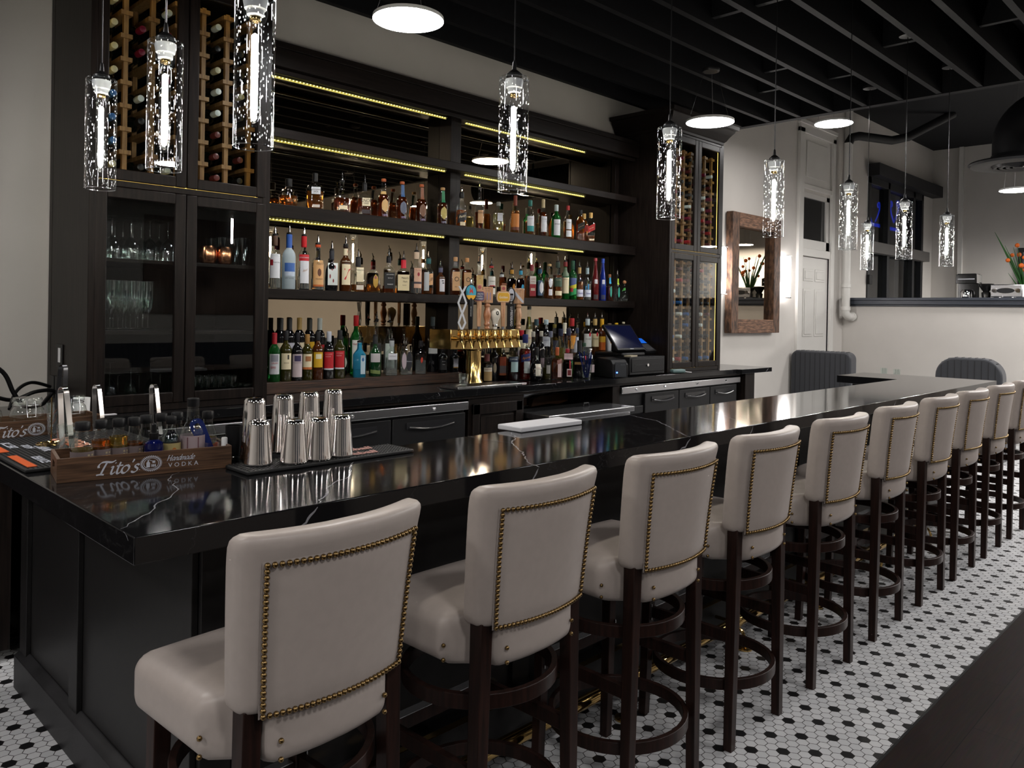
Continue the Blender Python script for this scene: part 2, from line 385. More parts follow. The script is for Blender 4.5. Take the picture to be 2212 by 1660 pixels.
pp.tube([(px_, py_, 3.9), (px_, py_, 1.62), (px_+.01, py_, 1.57), (px_+.05, py_-.01, 1.535), (px_+.11, py_-.02, 1.53), (XH-.005, py_-.03, 1.53)], .055, 14)
for z in (3.15, 2.55, 1.95, 1.64): pp.cyl((px_, py_, z-.025), (px_, py_, z+.025), .064, n=14)
pp.cyl((XH-.07, py_-.025, 1.53), (XH-.03, py_-.028, 1.53), .064, n=14)
tag(pp.build('drain_pipe', DOORP), 'white painted drain pipe beside the panelled door, elbowing into the half wall', 'pipe')
cp = MB(); cp.tube([(px_, py_, 3.9), (px_+.03, py_-.03, 3.98), (px_+.10, py_-.10, 4.0), (px_+.75, py_-.30, 4.02), (px_+.95, py_-.45, 4.08), (px_+1.4, py_-.9, 4.42)], .06, 12)
tag(cp.build('ceiling_pipe', MATTEB), 'black pipe bending along the dark ceiling above the drain pipe', 'pipe')
# window in the far part of the back wall
wf = MB()
for x in (WX0, 12.72, 13.85, WX1-.09): wf.box(x, x+.09, YW-.02, YW+.10, 1.0, 3.62)
for z0, z1 in ((1.0, 1.09), (3.50, 3.62)): wf.box(WX0, WX1, YW-.02, YW+.10, z0, z1)
wn = struct(wf.build('window_1', pbr('window_frame_black', (.008, .009, .011), .4), bevel=.004))
box1('window_rail', WX0, WX1+.08, YW-.10, YW+.02, 2.48, 2.64, pbr('window_rail_grey', (.10, .095, .09), .5), wn)
MB().box(WX0-.02, XE-.02, YW-.17, YW, 3.60, 3.78).build('window_valance', pbr('valance_black', (.006, .006, .008), .5), wn)
MB().box(WX0, WX1, YW+.05, YW+.056, 1.0, 3.6).build('window_pane', thin('window_glass', (.25, .27, .29), .10, .4), wn)
wall('wall_outside', WX0-.6, WX1+.6, YW+.9, YW+1, 0, 4.4, m=pbr('night_outside', (.05, .055, .06), .8))
wall('wall_stop', WX0-.6, WX0-.5, YW+.14, YW+.9, 0, 4.4, m=MATTEB)
ns = MB(); YN = YW+.3
na, nb = at(1874, 482, 1, YN), at(1940, 476, 1, YN); ns.cyl((na.x, YN, na.z), (nb.x, YN, na.z), .028, n=8)
for cx, sg, hh in ((1878, 1, 44), (1897, -1, 46), (1905, 1, 40), (1938, -1, 50), (1925, 1, 48)):
    q = at(cx, 480, 1, YN); k = (at(cx, 480-hh, 1, YN).z-q.z); P = []
    for i in range(44):
        t = i/43
        if t < .55: P.append((q.x+sg*.55*k*(1-t/.55)**1.5-sg*.2*k, YN, q.z+k*.78*t/.55))
        else:
            a = (t-.55)/.45*5.6; r = .17*k*(1-(t-.55)*1.2); P.append((q.x-sg*.2*k+sg*(.17*k-r*cos(a)), YN, q.z+k*.78+r*sin(a)))
    ns.tube(P, .011, 6)
tag(ns.build('neon_sign', NEON), 'blue glowing scroll work and bar outside the dark window', 'neon sign')
struct(box1('trim_4', XE-.05, XE, 4.02, 4.09, 0, ZF, DOORP))
# ------------------------------------------------------------------ duct with diffuser, far lamp
d = thing('air_duct', 'large black round air duct with a wide diffuser ring hanging in the far room', 'duct', (9.4, 2.05, .15))
o = MB(); P = [(0, 0, 3.02)]+[(0, -.28+.28*cos(a), 3.18+.28*sin(a)) for a in [i*pi/2/10 for i in range(11)]]+[(0, -.5, 3.46), (0, -3.2, 3.46)]
o.tube(P, .235, 28); o.build('elbow', CEILB, d)
MB().lathe([(.24, 3.06), (.26, 3.02), (.44, 2.985), (.45, 2.97), (.43, 2.95), (.30, 2.935), (.24, 2.95)], 36, cap=(False, False)).build('diffuser_ring', BLACKM, d)
hg = MB()
for y in (-.9, -2.2): hg.box(-.26, -.24, y-.015, y+.015, 3.3, ZF-.15); hg.box(.24, .26, y-.015, y+.015, 3.3, ZF-.15)
hg.build('duct_hanger', BLACKM, d)
cn = MB()
for r in (.235, .18, .12, .06): cn.lathe([(r, 2.95), (r-.015, 2.925), (r-.045, 2.93)], 28, cap=(False, False))
cn.lathe([(.02, 2.93), (.001, 2.93)], 12, cap=(False, True)); cn.build('louver', BLACKM, d)
# ------------------------------------------------------------------ stone
def stone():
    m, nt, out = _new('black_marble'); p = N(nt, 'ShaderNodeBsdfPrincipled', i_Roughness=.085)
    tc = N(nt, 'ShaderNodeTexCoord'); nz = N(nt, 'ShaderNodeTexNoise', i_Scale=1.7, i_Detail=8.0, i_Roughness=.62, i_Distortion=.5); L(nt, tc.outputs['Object'], nz.inputs['Vector'])
    sb = N(nt, 'ShaderNodeMath', operation='SUBTRACT'); L(nt, nz.outputs[0], sb.inputs[0]); sb.inputs[1].default_value = .5
    ab = N(nt, 'ShaderNodeMath', operation='ABSOLUTE'); L(nt, sb.outputs[0], ab.inputs[0])
    r = N(nt, 'ShaderNodeValToRGB'); r.color_ramp.elements[0].position = 0; r.color_ramp.elements[0].color = (.020, .020, .021, 1)
    r.color_ramp.elements[1].position = .004; r.color_ramp.elements[1].color = (.0065, .0065, .0072, 1); L(nt, ab.outputs[0], r.inputs[0])
    L(nt, r.outputs[0], p.inputs['Base Color']); p.inputs['Specular IOR Level'].default_value = .34
    L(nt, p.outputs[0], out.inputs[0]); return m
STONE = stone(); VEIN = pbr('marble_vein', (.22, .22, .24), .12)
def vein(b, pts, w, plane, lift=.0004):
    w *= .45
    """a white vein running through the slab: zig-zag inlay in the stone surface"""
    ax, v, sg = plane; P = []
    q = [at(x, y, ax, v) for x, y in pts]
    rnd = random.Random(len(pts)*7+int(pts[0][0]))
    for a, c in zip(q, q[1:]):
        k = max(2, int((c-a).length/.018))
        for i in range(k):
            t = i/k; n = Vector((c-a)); n = Vector((0, 0, 1)).cross(n) if ax == 2 else (Vector((0, 1, 0)).cross(n) if ax == 1 else Vector((1, 0, 0)).cross(n)); n.normalize()
            P.append((a.lerp(c, t) + n*rnd.uniform(-.0045, .0045), n))
    P.append((q[-1], P[-1][1])); prev = None
    for i, (p, n) in enumerate(P):
        ww = w*rnd.uniform(.35, 1.3)*(.35 if i in (0, len(P)-1) else 1)
        p = p.copy(); p[ax] = v + sg*lift
        cur = (b.bm.verts.new(p-n*ww/2), b.bm.verts.new(p+n*ww/2))
        if prev: b.face((prev[0], cur[0], cur[1], prev[1]), VEIN)
        prev = cur
BX0, BX1, BY0, BYI, BTK = .592, 6.92, 1.622, 2.155, .057
b = MB(); poly = [(BX0, BY0), (BX1, BY0), (BX1, 2.615), (6.362, 2.615), (6.362, BYI), (1.135, BYI), (1.135, 3.62), (BX0, 3.62)]
b.prism(poly, ZB-BTK, ZB, 'z', STONE)
top = (2, ZB, 1); fr = (1, BY0, -1)
z6 = lambda a, c: (a*.2351, 780+c*.2351)
z8 = lambda a, c: (440+a*.2351, 820+c*.2351)
z9 = lambda a, c: (900+a*.27125, 780+c*.27125)
vein(b, [z6(*q) for q in ((1650, 1018), (1600, 1045), (1545, 1105), (1625, 1115), (1590, 1128), (1640, 1180), (1590, 1235), (1530, 1275), (1455, 1310), (1400, 1380), (1290, 1450), (1190, 1500), (1105, 1548))], .007, top)
vein(b, [z6(*q) for q in ((1135, 1568), (1150, 1600), (1180, 1655))], .005, (0, BX0, -1))
vein(b, [z8(*q) for q in ((1372, 760), (1335, 800), (1352, 832), (1345, 885), (1290, 912), (1225, 940), (1130, 1005), (1140, 1042), (1060, 1110), (1058, 1140))], .007, top)
vein(b, [z8(*q) for q in ((1045, 1170), (980, 1250), (930, 1310), (865, 1410))], .014, fr)
vein(b, [z9(*q) for q in ((775, 555), (755, 585), (788, 605), (757, 650), (792, 690), (845, 728), (880, 790), (892, 815))], .012, top)
vein(b, [(1140, 1000), (1148, 1004), (1165, 1010)], .012, top); vein(b, [(1163, 1012), (1155, 1025), (1145, 1049)], .012, fr)
vein(b, [z9(*q) for q in ((415, 600), (530, 628), (655, 642), (750, 655))], .006, top)
vein(b, [z9(*q) for q in ((1690, 430), (1790, 455), (1910, 475), (2010, 525), (2100, 575), (2182, 610))], .012, top)
vein(b, [z9(*q) for q in ((2180, 616), (2140, 690), (2085, 715), (2078, 752))], .012, fr)
vein(b, [(1515, 876), (1560, 897), (1612, 916), (1624, 920)], .010, top); vein(b, [(1627, 922), (1618, 946)], .010, fr)
vein(b, [(1843, 860), (1880, 862), (1930, 866)], .009, top); vein(b, [(1935, 867), (1930, 878)], .012, fr)
vein(b, [(1650, 893), (1700, 892)], .005, top)
bt = tag(b.build('bar_countertop', bevel=.0025, ang=30), 'black white-veined marble bar top turning two corners around the bar', 'bar counter')

# bar body, panelled
bd = thing('bar_cabinetry', 'dark panelled bar body under the black marble top', 'bar front', (0, 0, 0))
PX, PYF = .885, 1.985
b = MB(); b.box(PX, BX1-.28, PYF, PYF+.10, 0, ZB-BTK-.001); b.box(PX, PX+.10, PYF, 3.55, 0, ZB-BTK-.001); b.box(BX1-.38, BX1-.28, PYF, 2.56, 0, ZB-BTK-.001)
b.build('body_panel', BASEP, bd)
b = MB()
for y in (PYF, 2.86, 3.46): b.box(PX-.018, PX, y, y+.085, .1, ZB-BTK-.002)
b.box(PX-.018, PX, PYF, 3.55, .90, ZB-BTK-.002)
b.build('end_stiles', BASEP, bd, bevel=.002)
b = MB(); x = PX
while x < 6.6:
    b.box(x, x+.085, PYF-.018, PYF, .1, ZB-BTK-.002); x += 1.137
b.box(PX, BX1-.28, PYF-.018, PYF, .88, ZB-BTK-.002)
b.build('front_stiles', BASEP, bd, bevel=.002)
b = MB()
b.prism([(PX-.036, 0), (PX, 0), (PX, .15), (PX-.006, .15), (PX-.036, .128)], PYF-.05, 3.55, 'y')
b.build('end_baseboard', pbr('black_stone_base', (.013, .0125, .0135), .5, noise=1.2, nscale=5), bd, bevel=.002)
b = MB(); b.box(PX, BX1-.28, PYF-.08, PYF, 0, .165)
b.build('front_plinth', BASEP, bd, bevel=.002)
MB().box(PX+.005, BX1-.285, PYF-.084, PYF-.060, .165, .168).build('plinth_trim', BRASS, bd)
rl = thing('foot_rail', 'round brass foot rail running along the foot of the bar', 'foot rail', (0, 0, 0))
MB().tube([(1.0+.5*i, 1.80, .105) for i in range(12)], .024, 14).build('rail', BRASS, rl)
for x in (1.53, 2.40, 3.30, 4.05, 4.95, 5.85):
    k = MB(); k.lathe([(.036, 0), (.036, .006), (.012, .012)], 14, c=(x, 1.752, 0)); k.tube([(x, 1.752, .008), (x, 1.745, .04), (x, 1.762, .075), (x, 1.79, .09)], .008, 8)
    k.cyl((x-.02, 1.80, .105), (x+.02, 1.80, .105), .029, n=14); k.cyl((x, 1.82, .105), (x, PYF-.087, .105), .008, n=8); k.build('rail_bracket', BRASS, rl)

# ------------------------------------------------------------------ back counter
YC0 = 3.785
b = MB(); b.prism([(-.9, YC0), (6.87, YC0), (6.90, 3.735), (7.5, 3.735), (7.5, 4.33), (7.5, YW-.012), (-.9, YW-.012)], ZC-.042, ZC, 'z', STONE)
za = lambda a, c: (560+a*.10843, 780+c*.10843)
bc = (2, ZC, 1); bf = (1, YC0, -1)
vein(b, [za(*q) for q in ((340, 850), (620, 810), (960, 755), (1140, 722), (1215, 692), (1330, 660), (1385, 625), (1480, 596))], .008, bc)
vein(b, [za(*q) for q in ((1160, 728), (1290, 752), (1340, 775))], .006, bc)
vein(b, [(945, 837), (952, 843)], .012, bc); vein(b, [(946, 849), (950, 856)], .010, bf)
vein(b, [(1115, 833), (1117, 838)], .008, bf); vein(b, [(1262, 822), (1264, 827)], .010, bf); vein(b, [(1200, 828), (1201, 833)], .006, bf)
vein(b, [(252, 889), (275, 884), (300, 880)], .008, bc)
vein(b, [(1660, 796), (1654, 804)], .010, (1, 3.735, -1))
tag(b.build('back_countertop', bevel=.002, ang=30), 'long black marble counter under the bottle shelves and cabinets', 'counter')
# under-counter front
u = thing('under_counter_cabinet', 'dark wood base under the back counter with a raised panel and open niche', 'cabinet', (0, 0, 0))
b = MB(); b.box(-.9, 6.87, YC0+.62, YW-.014, 0, ZC-.043); b.box(3.47, 3.99, YC0+.03, YC0+.62, 0, ZC-.043); b.box(5.00, 5.09, YC0+.03, YC0+.62, 0, ZC-.043)
b.box(-.9, 7.2, YC0+.015, YC0+.05, ZC-.062, ZC-.043); b.box(-.9, .9, YC0+.04, YC0+.62, .05, ZC-.062); b.box(7.02, 7.2, YC0-.02, YW-.014, 0, ZC-.043)
b.build('carcass', WOOD, u, bevel=.002)
b = MB()
for q in ((3.50, 3.56, .12, .90), (3.90, 3.96, .12, .90), (3.50, 3.96, .12, .19), (3.50, 3.96, .83, .90)): b.box(q[0], q[1], YC0+.012, YC0+.03, q[2], q[3])
b.box(3.575, 3.885, YC0+.022, YC0+.03, .205, .815); b.build('raised_panel', WOOD, u, bevel=.006)
def fridge(name, x0, x1, y0, label, doors, vent):
    t = thing(name, label, 'fridge', (0, 0, 0))
    b = MB(); b.box(x0+.01, x1-.01, y0+.03, YC0+.58, .02, .868); b.build('cabinet_body', BLACKP, t, bevel=.003)
    b = MB(); b.box(x0, x1, y0-.005, YC0+.58, .87, .925); b.build('steel_top', STEEL, t, bevel=.004)
    n = len(doors)
    for a, c in doors:
        k = MB(); k.box(a+.006, c-.006, y0+.004, y0+.03, .10, .855); o = k.build('door', BLACKP, t, bevel=.004)
        m = (a+c)/2; w = (c-a)*.30
        k = MB(); k.tube([(m-w+2*w*i/12, y0-.012-.010*sin(pi*i/12), .800-.016*sin(pi*i/12)) for i in range(13)], .0055, 8)
        k.box(m-w-.01, m+w+.01, y0-.002, y0+.004, .785, .825)
        k.build('handle', pbr('black_gloss_handle', (.02, .02, .022), .15), o)
    k = MB(); 
    for a, c in (doors+[vent] if vent else doors): k.sphere(((a+c)/2+.02, y0-.006, .898), .011)
    k.build('lock', CHROME, t)
    if vent:
        k = MB()
        for i in range(6): k.box(vent[0]+.03, vent[1]-.02, y0+.006, y0+.024, .2+.1*i, .26+.1*i)
        k.build('vent_grille', BLACKP, t, bevel=.004)
    return t
fridge('back_bar_fridge', .98, 3.455, 3.80, 'long black fridge with a steel top under the counter by the glass-door cupboard', [(1.0, 1.62), (1.62, 2.24), (2.24, 2.85), (2.85, 3.44)], None)
fridge('back_bar_fridge', 5.10, 6.98, 3.80, 'black three-door fridge with a steel top under the wine rack cabinet', [(5.42, 5.93), (5.93, 6.44), (6.44, 6.93)], (5.12, 5.42))
t = thing('ice_bin', 'stainless ice bin with a sloping lid in the niche under the counter', 'ice bin', (0, 0, 0))
b = MB(); b.box(4.03, 4.97, 3.62, 4.36, .2, .76); b.build('bin', STEEL, t, bevel=.006)
b = MB(); b.box(4.01, 4.985, 3.59, 3.98, .765, .805); b.build('lid', STEEL, t, bevel=.005)
b = MB(); b.box(4.01, 4.97, 4.30, 4.33, .765, .90); b.build('backsplash', STEEL, t, bevel=.004)
MB().tube([(4.62, 3.80, .808), (4.625, 3.80, .83), (4.68, 3.80, .83), (4.685, 3.80, .808)], .007, 8).build('lid_handle', BLACKP, t)
for i, (x, lab) in enumerate(((4.25, 'curved wooden board in the niche, near the raised panel'), (4.74, 'curved wooden board in the niche, near the steel fridge'))):
    b = MB(); P = [(-.22, 0), (-.2, .06), (-.1, .085), (0, .078), (.1, .09), (.22, .07), (.22, .02), (.1, .0), (0, .01)]
    b.prism(P, -.02, .02, 'y'); o = b.build('wooden_board', pbr('oiled_board', (.11, .05, .022), .5, noise=.6, nscale=10), loc=(x, 4.26, .768), bevel=.004); tag(o, lab, 'board')
# ------------------------------------------------------------------ shelving
SX0, SX1, SY0, SYM = 2.089, 5.872, 4.25, 4.478
sh = thing('bottle_shelving', 'dark wood back bar shelving with mirrored back between the two cabinets', 'shelves', (0, 0, 0))
def board(name, z0, z1, m=WOODX, y0=SY0, y1=SYM): return box1(name, SX0, SX1, y0, y1, z0, z1, m, sh, bevel=.003)
box1('shelf', SX0, 3.80, SY0, SYM, ZC+.0006, 1.069, RUSTW, sh, bevel=.003); board('shelf', 1.562, 1.620); board('shelf', 2.038, 2.117); board('shelf', 2.508, 2.562)
b = MB(); b.box(SX0, SX1, SY0-.02, SYM+.015, 2.915, 3.045); b.box(SX0, SX1, SY0-.035, SYM+.015, 3.02, 3.058); b.box(SX0, SX1, SY0+.02, SY0+.045, 2.885, 2.915)
b.build('header', WOODX, sh, bevel=.004)
b = MB()
for z0, z1 in ((1.069, 1.562), (1.62, 2.038), (2.117, 2.508), (2.562, 2.915)): b.box(3.742, 3.840, SY0+.098, SYM, z0, z1)
b.build('divider', WOOD, sh, bevel=.002)
b = MB()
for z0, z1 in ((1.069, 1.562), (1.62, 2.038), (2.117, 2.508), (2.562, 2.915)): b.box(SX1-.085, SX1-.03, SYM-.05, SYM-.004, z0, z1)
b.build('corner_post', WOOD, sh, bevel=.002)
for x0, x1 in ((SX0, 3.79), (3.79, SX1)): MB().box(x0, x1, SYM, SYM+.006, ZC+.01, 2.915).build('mirror_panel', MIRROR, sh)
box1('bottle_step', 4.27, 5.58, 4.235, SYM-.003, ZC+.0006, 1.148, WOODX, sh)
box1('bottle_step', 2.095, 2.78, 4.375, SYM-.003, 1.0695, 1.145, WOODX, sh)
def led(x0, x1, z, lab):
    t = thing('led_strip', lab, 'led strip', (x0, SY0+.075, z))
    MB().box(0, x1-x0, -.006, .006, -.0022, -.0006).box(0, x1-x0, .006, .0075, -.012, -.0006).build('tape_and_shield', pbr('led_tape', (.6, .55, .2), .5), t)  # second box: added rear lip that hides the diodes from the mirror
    k = MB(); n = int((x1-x0)/.0235)
    for i in range(n):
        x = .012+.0235*i; k.lathe([(.0035, -.0022), (.0035, -.0035), (.002, -.0050), (.0002, -.0055)], 6, c=(x, 0, 0), cap=(False, False))
    o = k.build('diodes', LEDG, t); o['kind'] = 'stuff'; return t
for z, w in ((2.884, 'under the header'), (2.507, 'under the upper shelf'), (2.037, 'under the whiskey shelf')):
    led(2.10, 3.68, z, f'yellow led strip {w} between the glass-door cupboard and the divider'); led(3.86, 5.235, z, f'yellow led strip {w} between the divider and the wine rack cabinet')

# ------------------------------------------------------------------ tall cabinets
YK = 3.89
def cabinet(x0, x1, side, label, rack_lo):
    t = thing('tall_cabinet', label, 'cabinet', (0, 0, 0))
    zb, zt = 1.001, 3.12
    b = MB(); b.box(x0, x0+.02, YK+.022, YW-.03, zb, zt); b.box(x1-.02, x1, YK+.022, YW-.03, zb, zt); b.box(x0, x1, YW-.036, YW-.03, zb, zt)
    for z in (zb, 2.064, zt-.03): b.box(x0+.02, x1-.02, YK+.022, YW-.036, z, z+.022)
    for z0, z1 in ((zb, 1.032), (2.057, 2.085), (3.10, zt)): b.box(x0, x1, YK+.004, YK+.022, z0, z1)
    b.box(x0-.004, x0+.035, YK+.002, YK+.022, zb, zt); b.box(x1-.035, x1+.004, YK+.002, YK+.022, zb, zt)
    if side == 'l': b.box(x0-.001, x0+.02, YW-.06, YW-.013, zb-.0, zt)
    b.build('carcass', WOOD, t, bevel=.0015)
    # crown
    b = MB(); prof = [(0, 3.12), (.012, 3.13), (.014, 3.15), (.03, 3.165), (.05, 3.20), (.085, 3.245), (.09, 3.262), (.115, 3.268), (.118, 3.30), (0, 3.30)]
    for (xa, xb) in ((x0, x1),):
        rings = []
        for o, z in prof: rings.append([b.bm.verts.new(p) for p in ((xa-o, YW-.02, z), (xa-o, YK-o+.02, z), (xb+o, YK-o+.02, z), (xb+o, YW-.02, z))])
        for A, B in zip(rings, rings[1:]):
            for i in range(3): b.face((A[i], A[i+1], B[i+1], B[i]))
        b.face(rings[-1])
    b.build('crown_moulding', WOODX, t, ang=25)
    xm = (x0+x1)/2
    for z0, z1 in ((1.034, 2.055), (2.087, 3.098)):
        for a, c in ((x0+.022, xm-.002), (xm+.002, x1-.02)):
            w = .052; b = MB()
            for q in ((a, a+w, z0, z1), (c-w, c, z0, z1), (a+w, c-w, z0, z0+w), (a+w, c-w, z1-w, z1)): b.box(q[0], q[1], YK, YK+.021, q[2], q[3])
            d = b.build('door', WOOD, t, bevel=.004)
            MB().box(a+w-.004, c-w+.004, YK+.009, YK+.012, z0+w-.004, z1-w+.004).build('glass_pane', CABGLASS, d)
    k = MB()
    secs = [(2.086, 3.09)] + ([(1.023, 2.064)] if rack_lo else [])
    for z0, z1 in secs:
        k.box(x0+.036, x0+.042, YK+.03, YK+.04, z0+.03, z1-.02); k.box(x1-.042, x1-.036, YK+.03, YK+.04, z0+.03, z1-.02); k.box(x0+.05, x1-.05, YK+.03, YK+.04, z1-.022, z1-.016)
        k.box(x0+.05, x1-.05, YK+.03, YK+.04, z0+.003, z0+.008)
    k.build('warm_strip', WARM, t)
    return t
XL0, XL1 = 1.206, 2.086; XR0, XR1 = 5.876, 6.756
cl = cabinet(XL0, XL1, 'l', 'tall dark cabinet with a wine rack above and stemware behind glass doors', False)
cr = cabinet(XR0, XR1, 'r', 'tall dark wine cabinet with racks above and below by the timber framed mirror', True)
b = MB()
for z in (1.366, 1.708): b.box(XL0+.022, XL1-.022, YK+.045, YW-.04, z, z+.018)
b.build('shelf', WOODX, cl, bevel=.002)
# wine racks and their bottles
WGL = {'dark': pbr('wine_glass_dark', (.004, .006, .004), .06, spec=.7), 'olive': pbr('wine_glass_olive', (.015, .016, .003), .06, spec=.7)}
CAPM = {k: pbr('capsule_'+k, v, .35) for k, v in dict(cream=(.45, .42, .28), white=(.55, .60, .58), red=(.16, .008, .03), blue=(.015, .10, .32), black=(.008, .008, .009), wine=(.10, .02, .02), gold=(.40, .28, .08), crimson=(.30, .01, .015)).items()}
wb = {}
def lying(cap):
    if cap in wb: return None
    t = thing('wine_bottle', '', 'wine bottle'); wb[cap] = t
    b = MB(); pr = [(.02, .003), (.036, 0), (.0375, .01), (.0375, .185), (.033, .205), (.019, .225), (.0145, .245), (.0145, .298)]
    b.lathe(pr, 18); o = b.build('body', WGL['dark'], t); o.rotation_euler = (pi/2, 0, 0)
    b = MB(); b.lathe([(.0155, .235), (.0165, .262), (.016, .2985), (.012, .3005)], 14); o = b.build('capsule', CAPM[cap], t); o.rotation_euler = (pi/2, 0, 0)
    return t
GW = {'cream': 'cream', 'white': 'pale white', 'red': 'dark red', 'blue': 'blue', 'black': 'black', 'wine': 'maroon', 'gold': 'gold', 'crimson': 'bright red'}
def rack(cab, x0, x1, z0, z1, yf, step, rows, capf, where, skip):
    n = round((x1-x0)/step); st = (x1-x0)/n; k = MB()
    for i in range(n+1):
        x = x0+st*i
        for y in (yf+.01, yf+.24): k.box(x-.011, x+.011, y, y+.022, z0, z1)
        for r in range(rows+1):
            z = z0+.028+r*(z1-z0-.06)/rows; k.box(x-.027, x+.027, yf, yf+.27, z, z+.021)
    k.build('wine_rack', PINE, cab, smooth=False)
    for i in range(n):
        for r in range(rows):
            cap = capf(i, r)
            if cap is None: continue
            z = z0+.028+r*(z1-z0-.06)/rows+.021
            dc = 'left' if i < n/2 else 'right'; ic = i if i < n/2 else i-(n+1)//2
            lab = f'{GW[cap]} capped bottle, {ORD[r]} row up, {ORD[ic]} column, {dc} door, {where}'; grp = f'wine bottles in the {where}'
            loc = (x0+st*(i+.5), yf+.278+random.uniform(-.006, .006), z+.0335+.001)
            new = lying(cap)
            if new is not None: new.location = loc; new['label'] = lab; new['group'] = grp
            else: dup(wb[cap], loc, random.uniform(-.008, .008), lab, grp)
colL = [['cream', 'blue', 'blue', 'blue', 'cream', 'cream', 'cream', 'cream', 'cream'], ['black', None, 'black', 'white', None, 'red', 'red', None, 'white'], ['white', 'black', None, 'black', 'red', 'black', 'red', 'white', 'white'],
        ['white', 'white', 'white', 'red', 'red', 'red', None, 'white', 'white'], ['wine', 'wine', 'wine', 'white', 'white', 'cream', 'black', 'white', 'white'], ['black', 'wine', None, 'black', 'cream', 'black', 'black', None, 'white']]
rack(cl, XL0+.06, XL1-.06, 2.09, 3.04, 4.0, .128, 8, lambda i, r: colL[i % 6][r % 9], 'rack above stemware', 0)
R1 = random.Random(3)
def capR(i, r):
    if r < 3: return ['crimson', 'red', 'crimson', 'wine', 'red', 'wine'][(i+r) % 6] if R1.random() < .9 else None
    return R1.choice(['wine', 'black', 'black', 'red', None, 'wine', 'white'])
def capR2(i, r): return R1.choice(['black', 'black', 'blue', 'wine', 'black', 'blue', 'crimson' if r > 5 or r < 2 else 'white', 'white', None])
rack(cr, XR0+.07, XR1-.10, 2.09, 3.0, 3.945, .118, 8, capR, 'upper wine cabinet rack', 0)
rack(cr, XR0+.07, XR1-.10, 1.03, 2.0, 3.945, .118, 9, capR2, 'lower wine cabinet rack', 0)
# ------------------------------------------------------------------ liquor bottles
def liq(n, c, r=.02): return pbr('liquid_'+n, c, r, trans=.92, ior=1.34)
LQ = {'amber': liq('amber', (.62, .20, .03)), 'damber': liq('dark_amber', (.30, .06, .010)), 'gold': liq('gold', (.85, .55, .10)), 'pale': liq('pale', (.80, .72, .25)), 'red': liq('red', (.55, .012, .012)),
      'dred': liq('dark_red', (.12, .008, .008)), 'orange': liq('orange', (.80, .22, .02)), 'cola': liq('cola', (.03, .008, .004)), 'yellow': liq('yellow', (.60, .55, .05)), 'clear': liq('clear', (.93, .95, .96)), 'green': liq('green_liqueur', (.25, .50, .10)), 'olive': liq('olive', (.20, .17, .03))}
GL = {'clear': thin('bottle_glass', (.94, .965, .955), .045, .55), 'green': pbr('green_glass', (.02, .30, .05), .05, trans=.85, ior=1.3), 'dgreen': pbr('dark_green_glass', (.006, .035, .010), .06, spec=.7), 'blue': pbr('aqua_glass', (.05, .42, .72), .04, trans=.75, ior=1.25),
      'dblue': pbr('navy_glass', (.008, .03, .30), .05, trans=.4), 'dred': pbr('ruby_glass', (.16, .012, .014), .06, trans=.4), 'brown': pbr('brown_glass', (.10, .028, .006), .06, trans=.5), 'black': pbr('black_glass', (.005, .005, .006), .06, spec=.7), 'olive': pbr('olive_glass', (.05, .045, .006), .05, trans=.5, spec=.6),
      'frost': thin('frosted_glass', (.75, .85, .9), .05, .4, frost=.8), 'white': pbr('white_coated_bottle', (.72, .73, .75), .3)}
K = {}
def col(k):
    """'#rrggbb' -> matte label paper"""
    if k in K: return K[k]
    v = [int(k[i:i+2], 16)/255 for i in (1, 3, 5)]; v = [x/12.92 if x < .04 else ((x+.055)/1.055)**2.4 for x in v]
    K[k] = pbr('ink_'+k[1:], tuple(v), .5); return K[k]
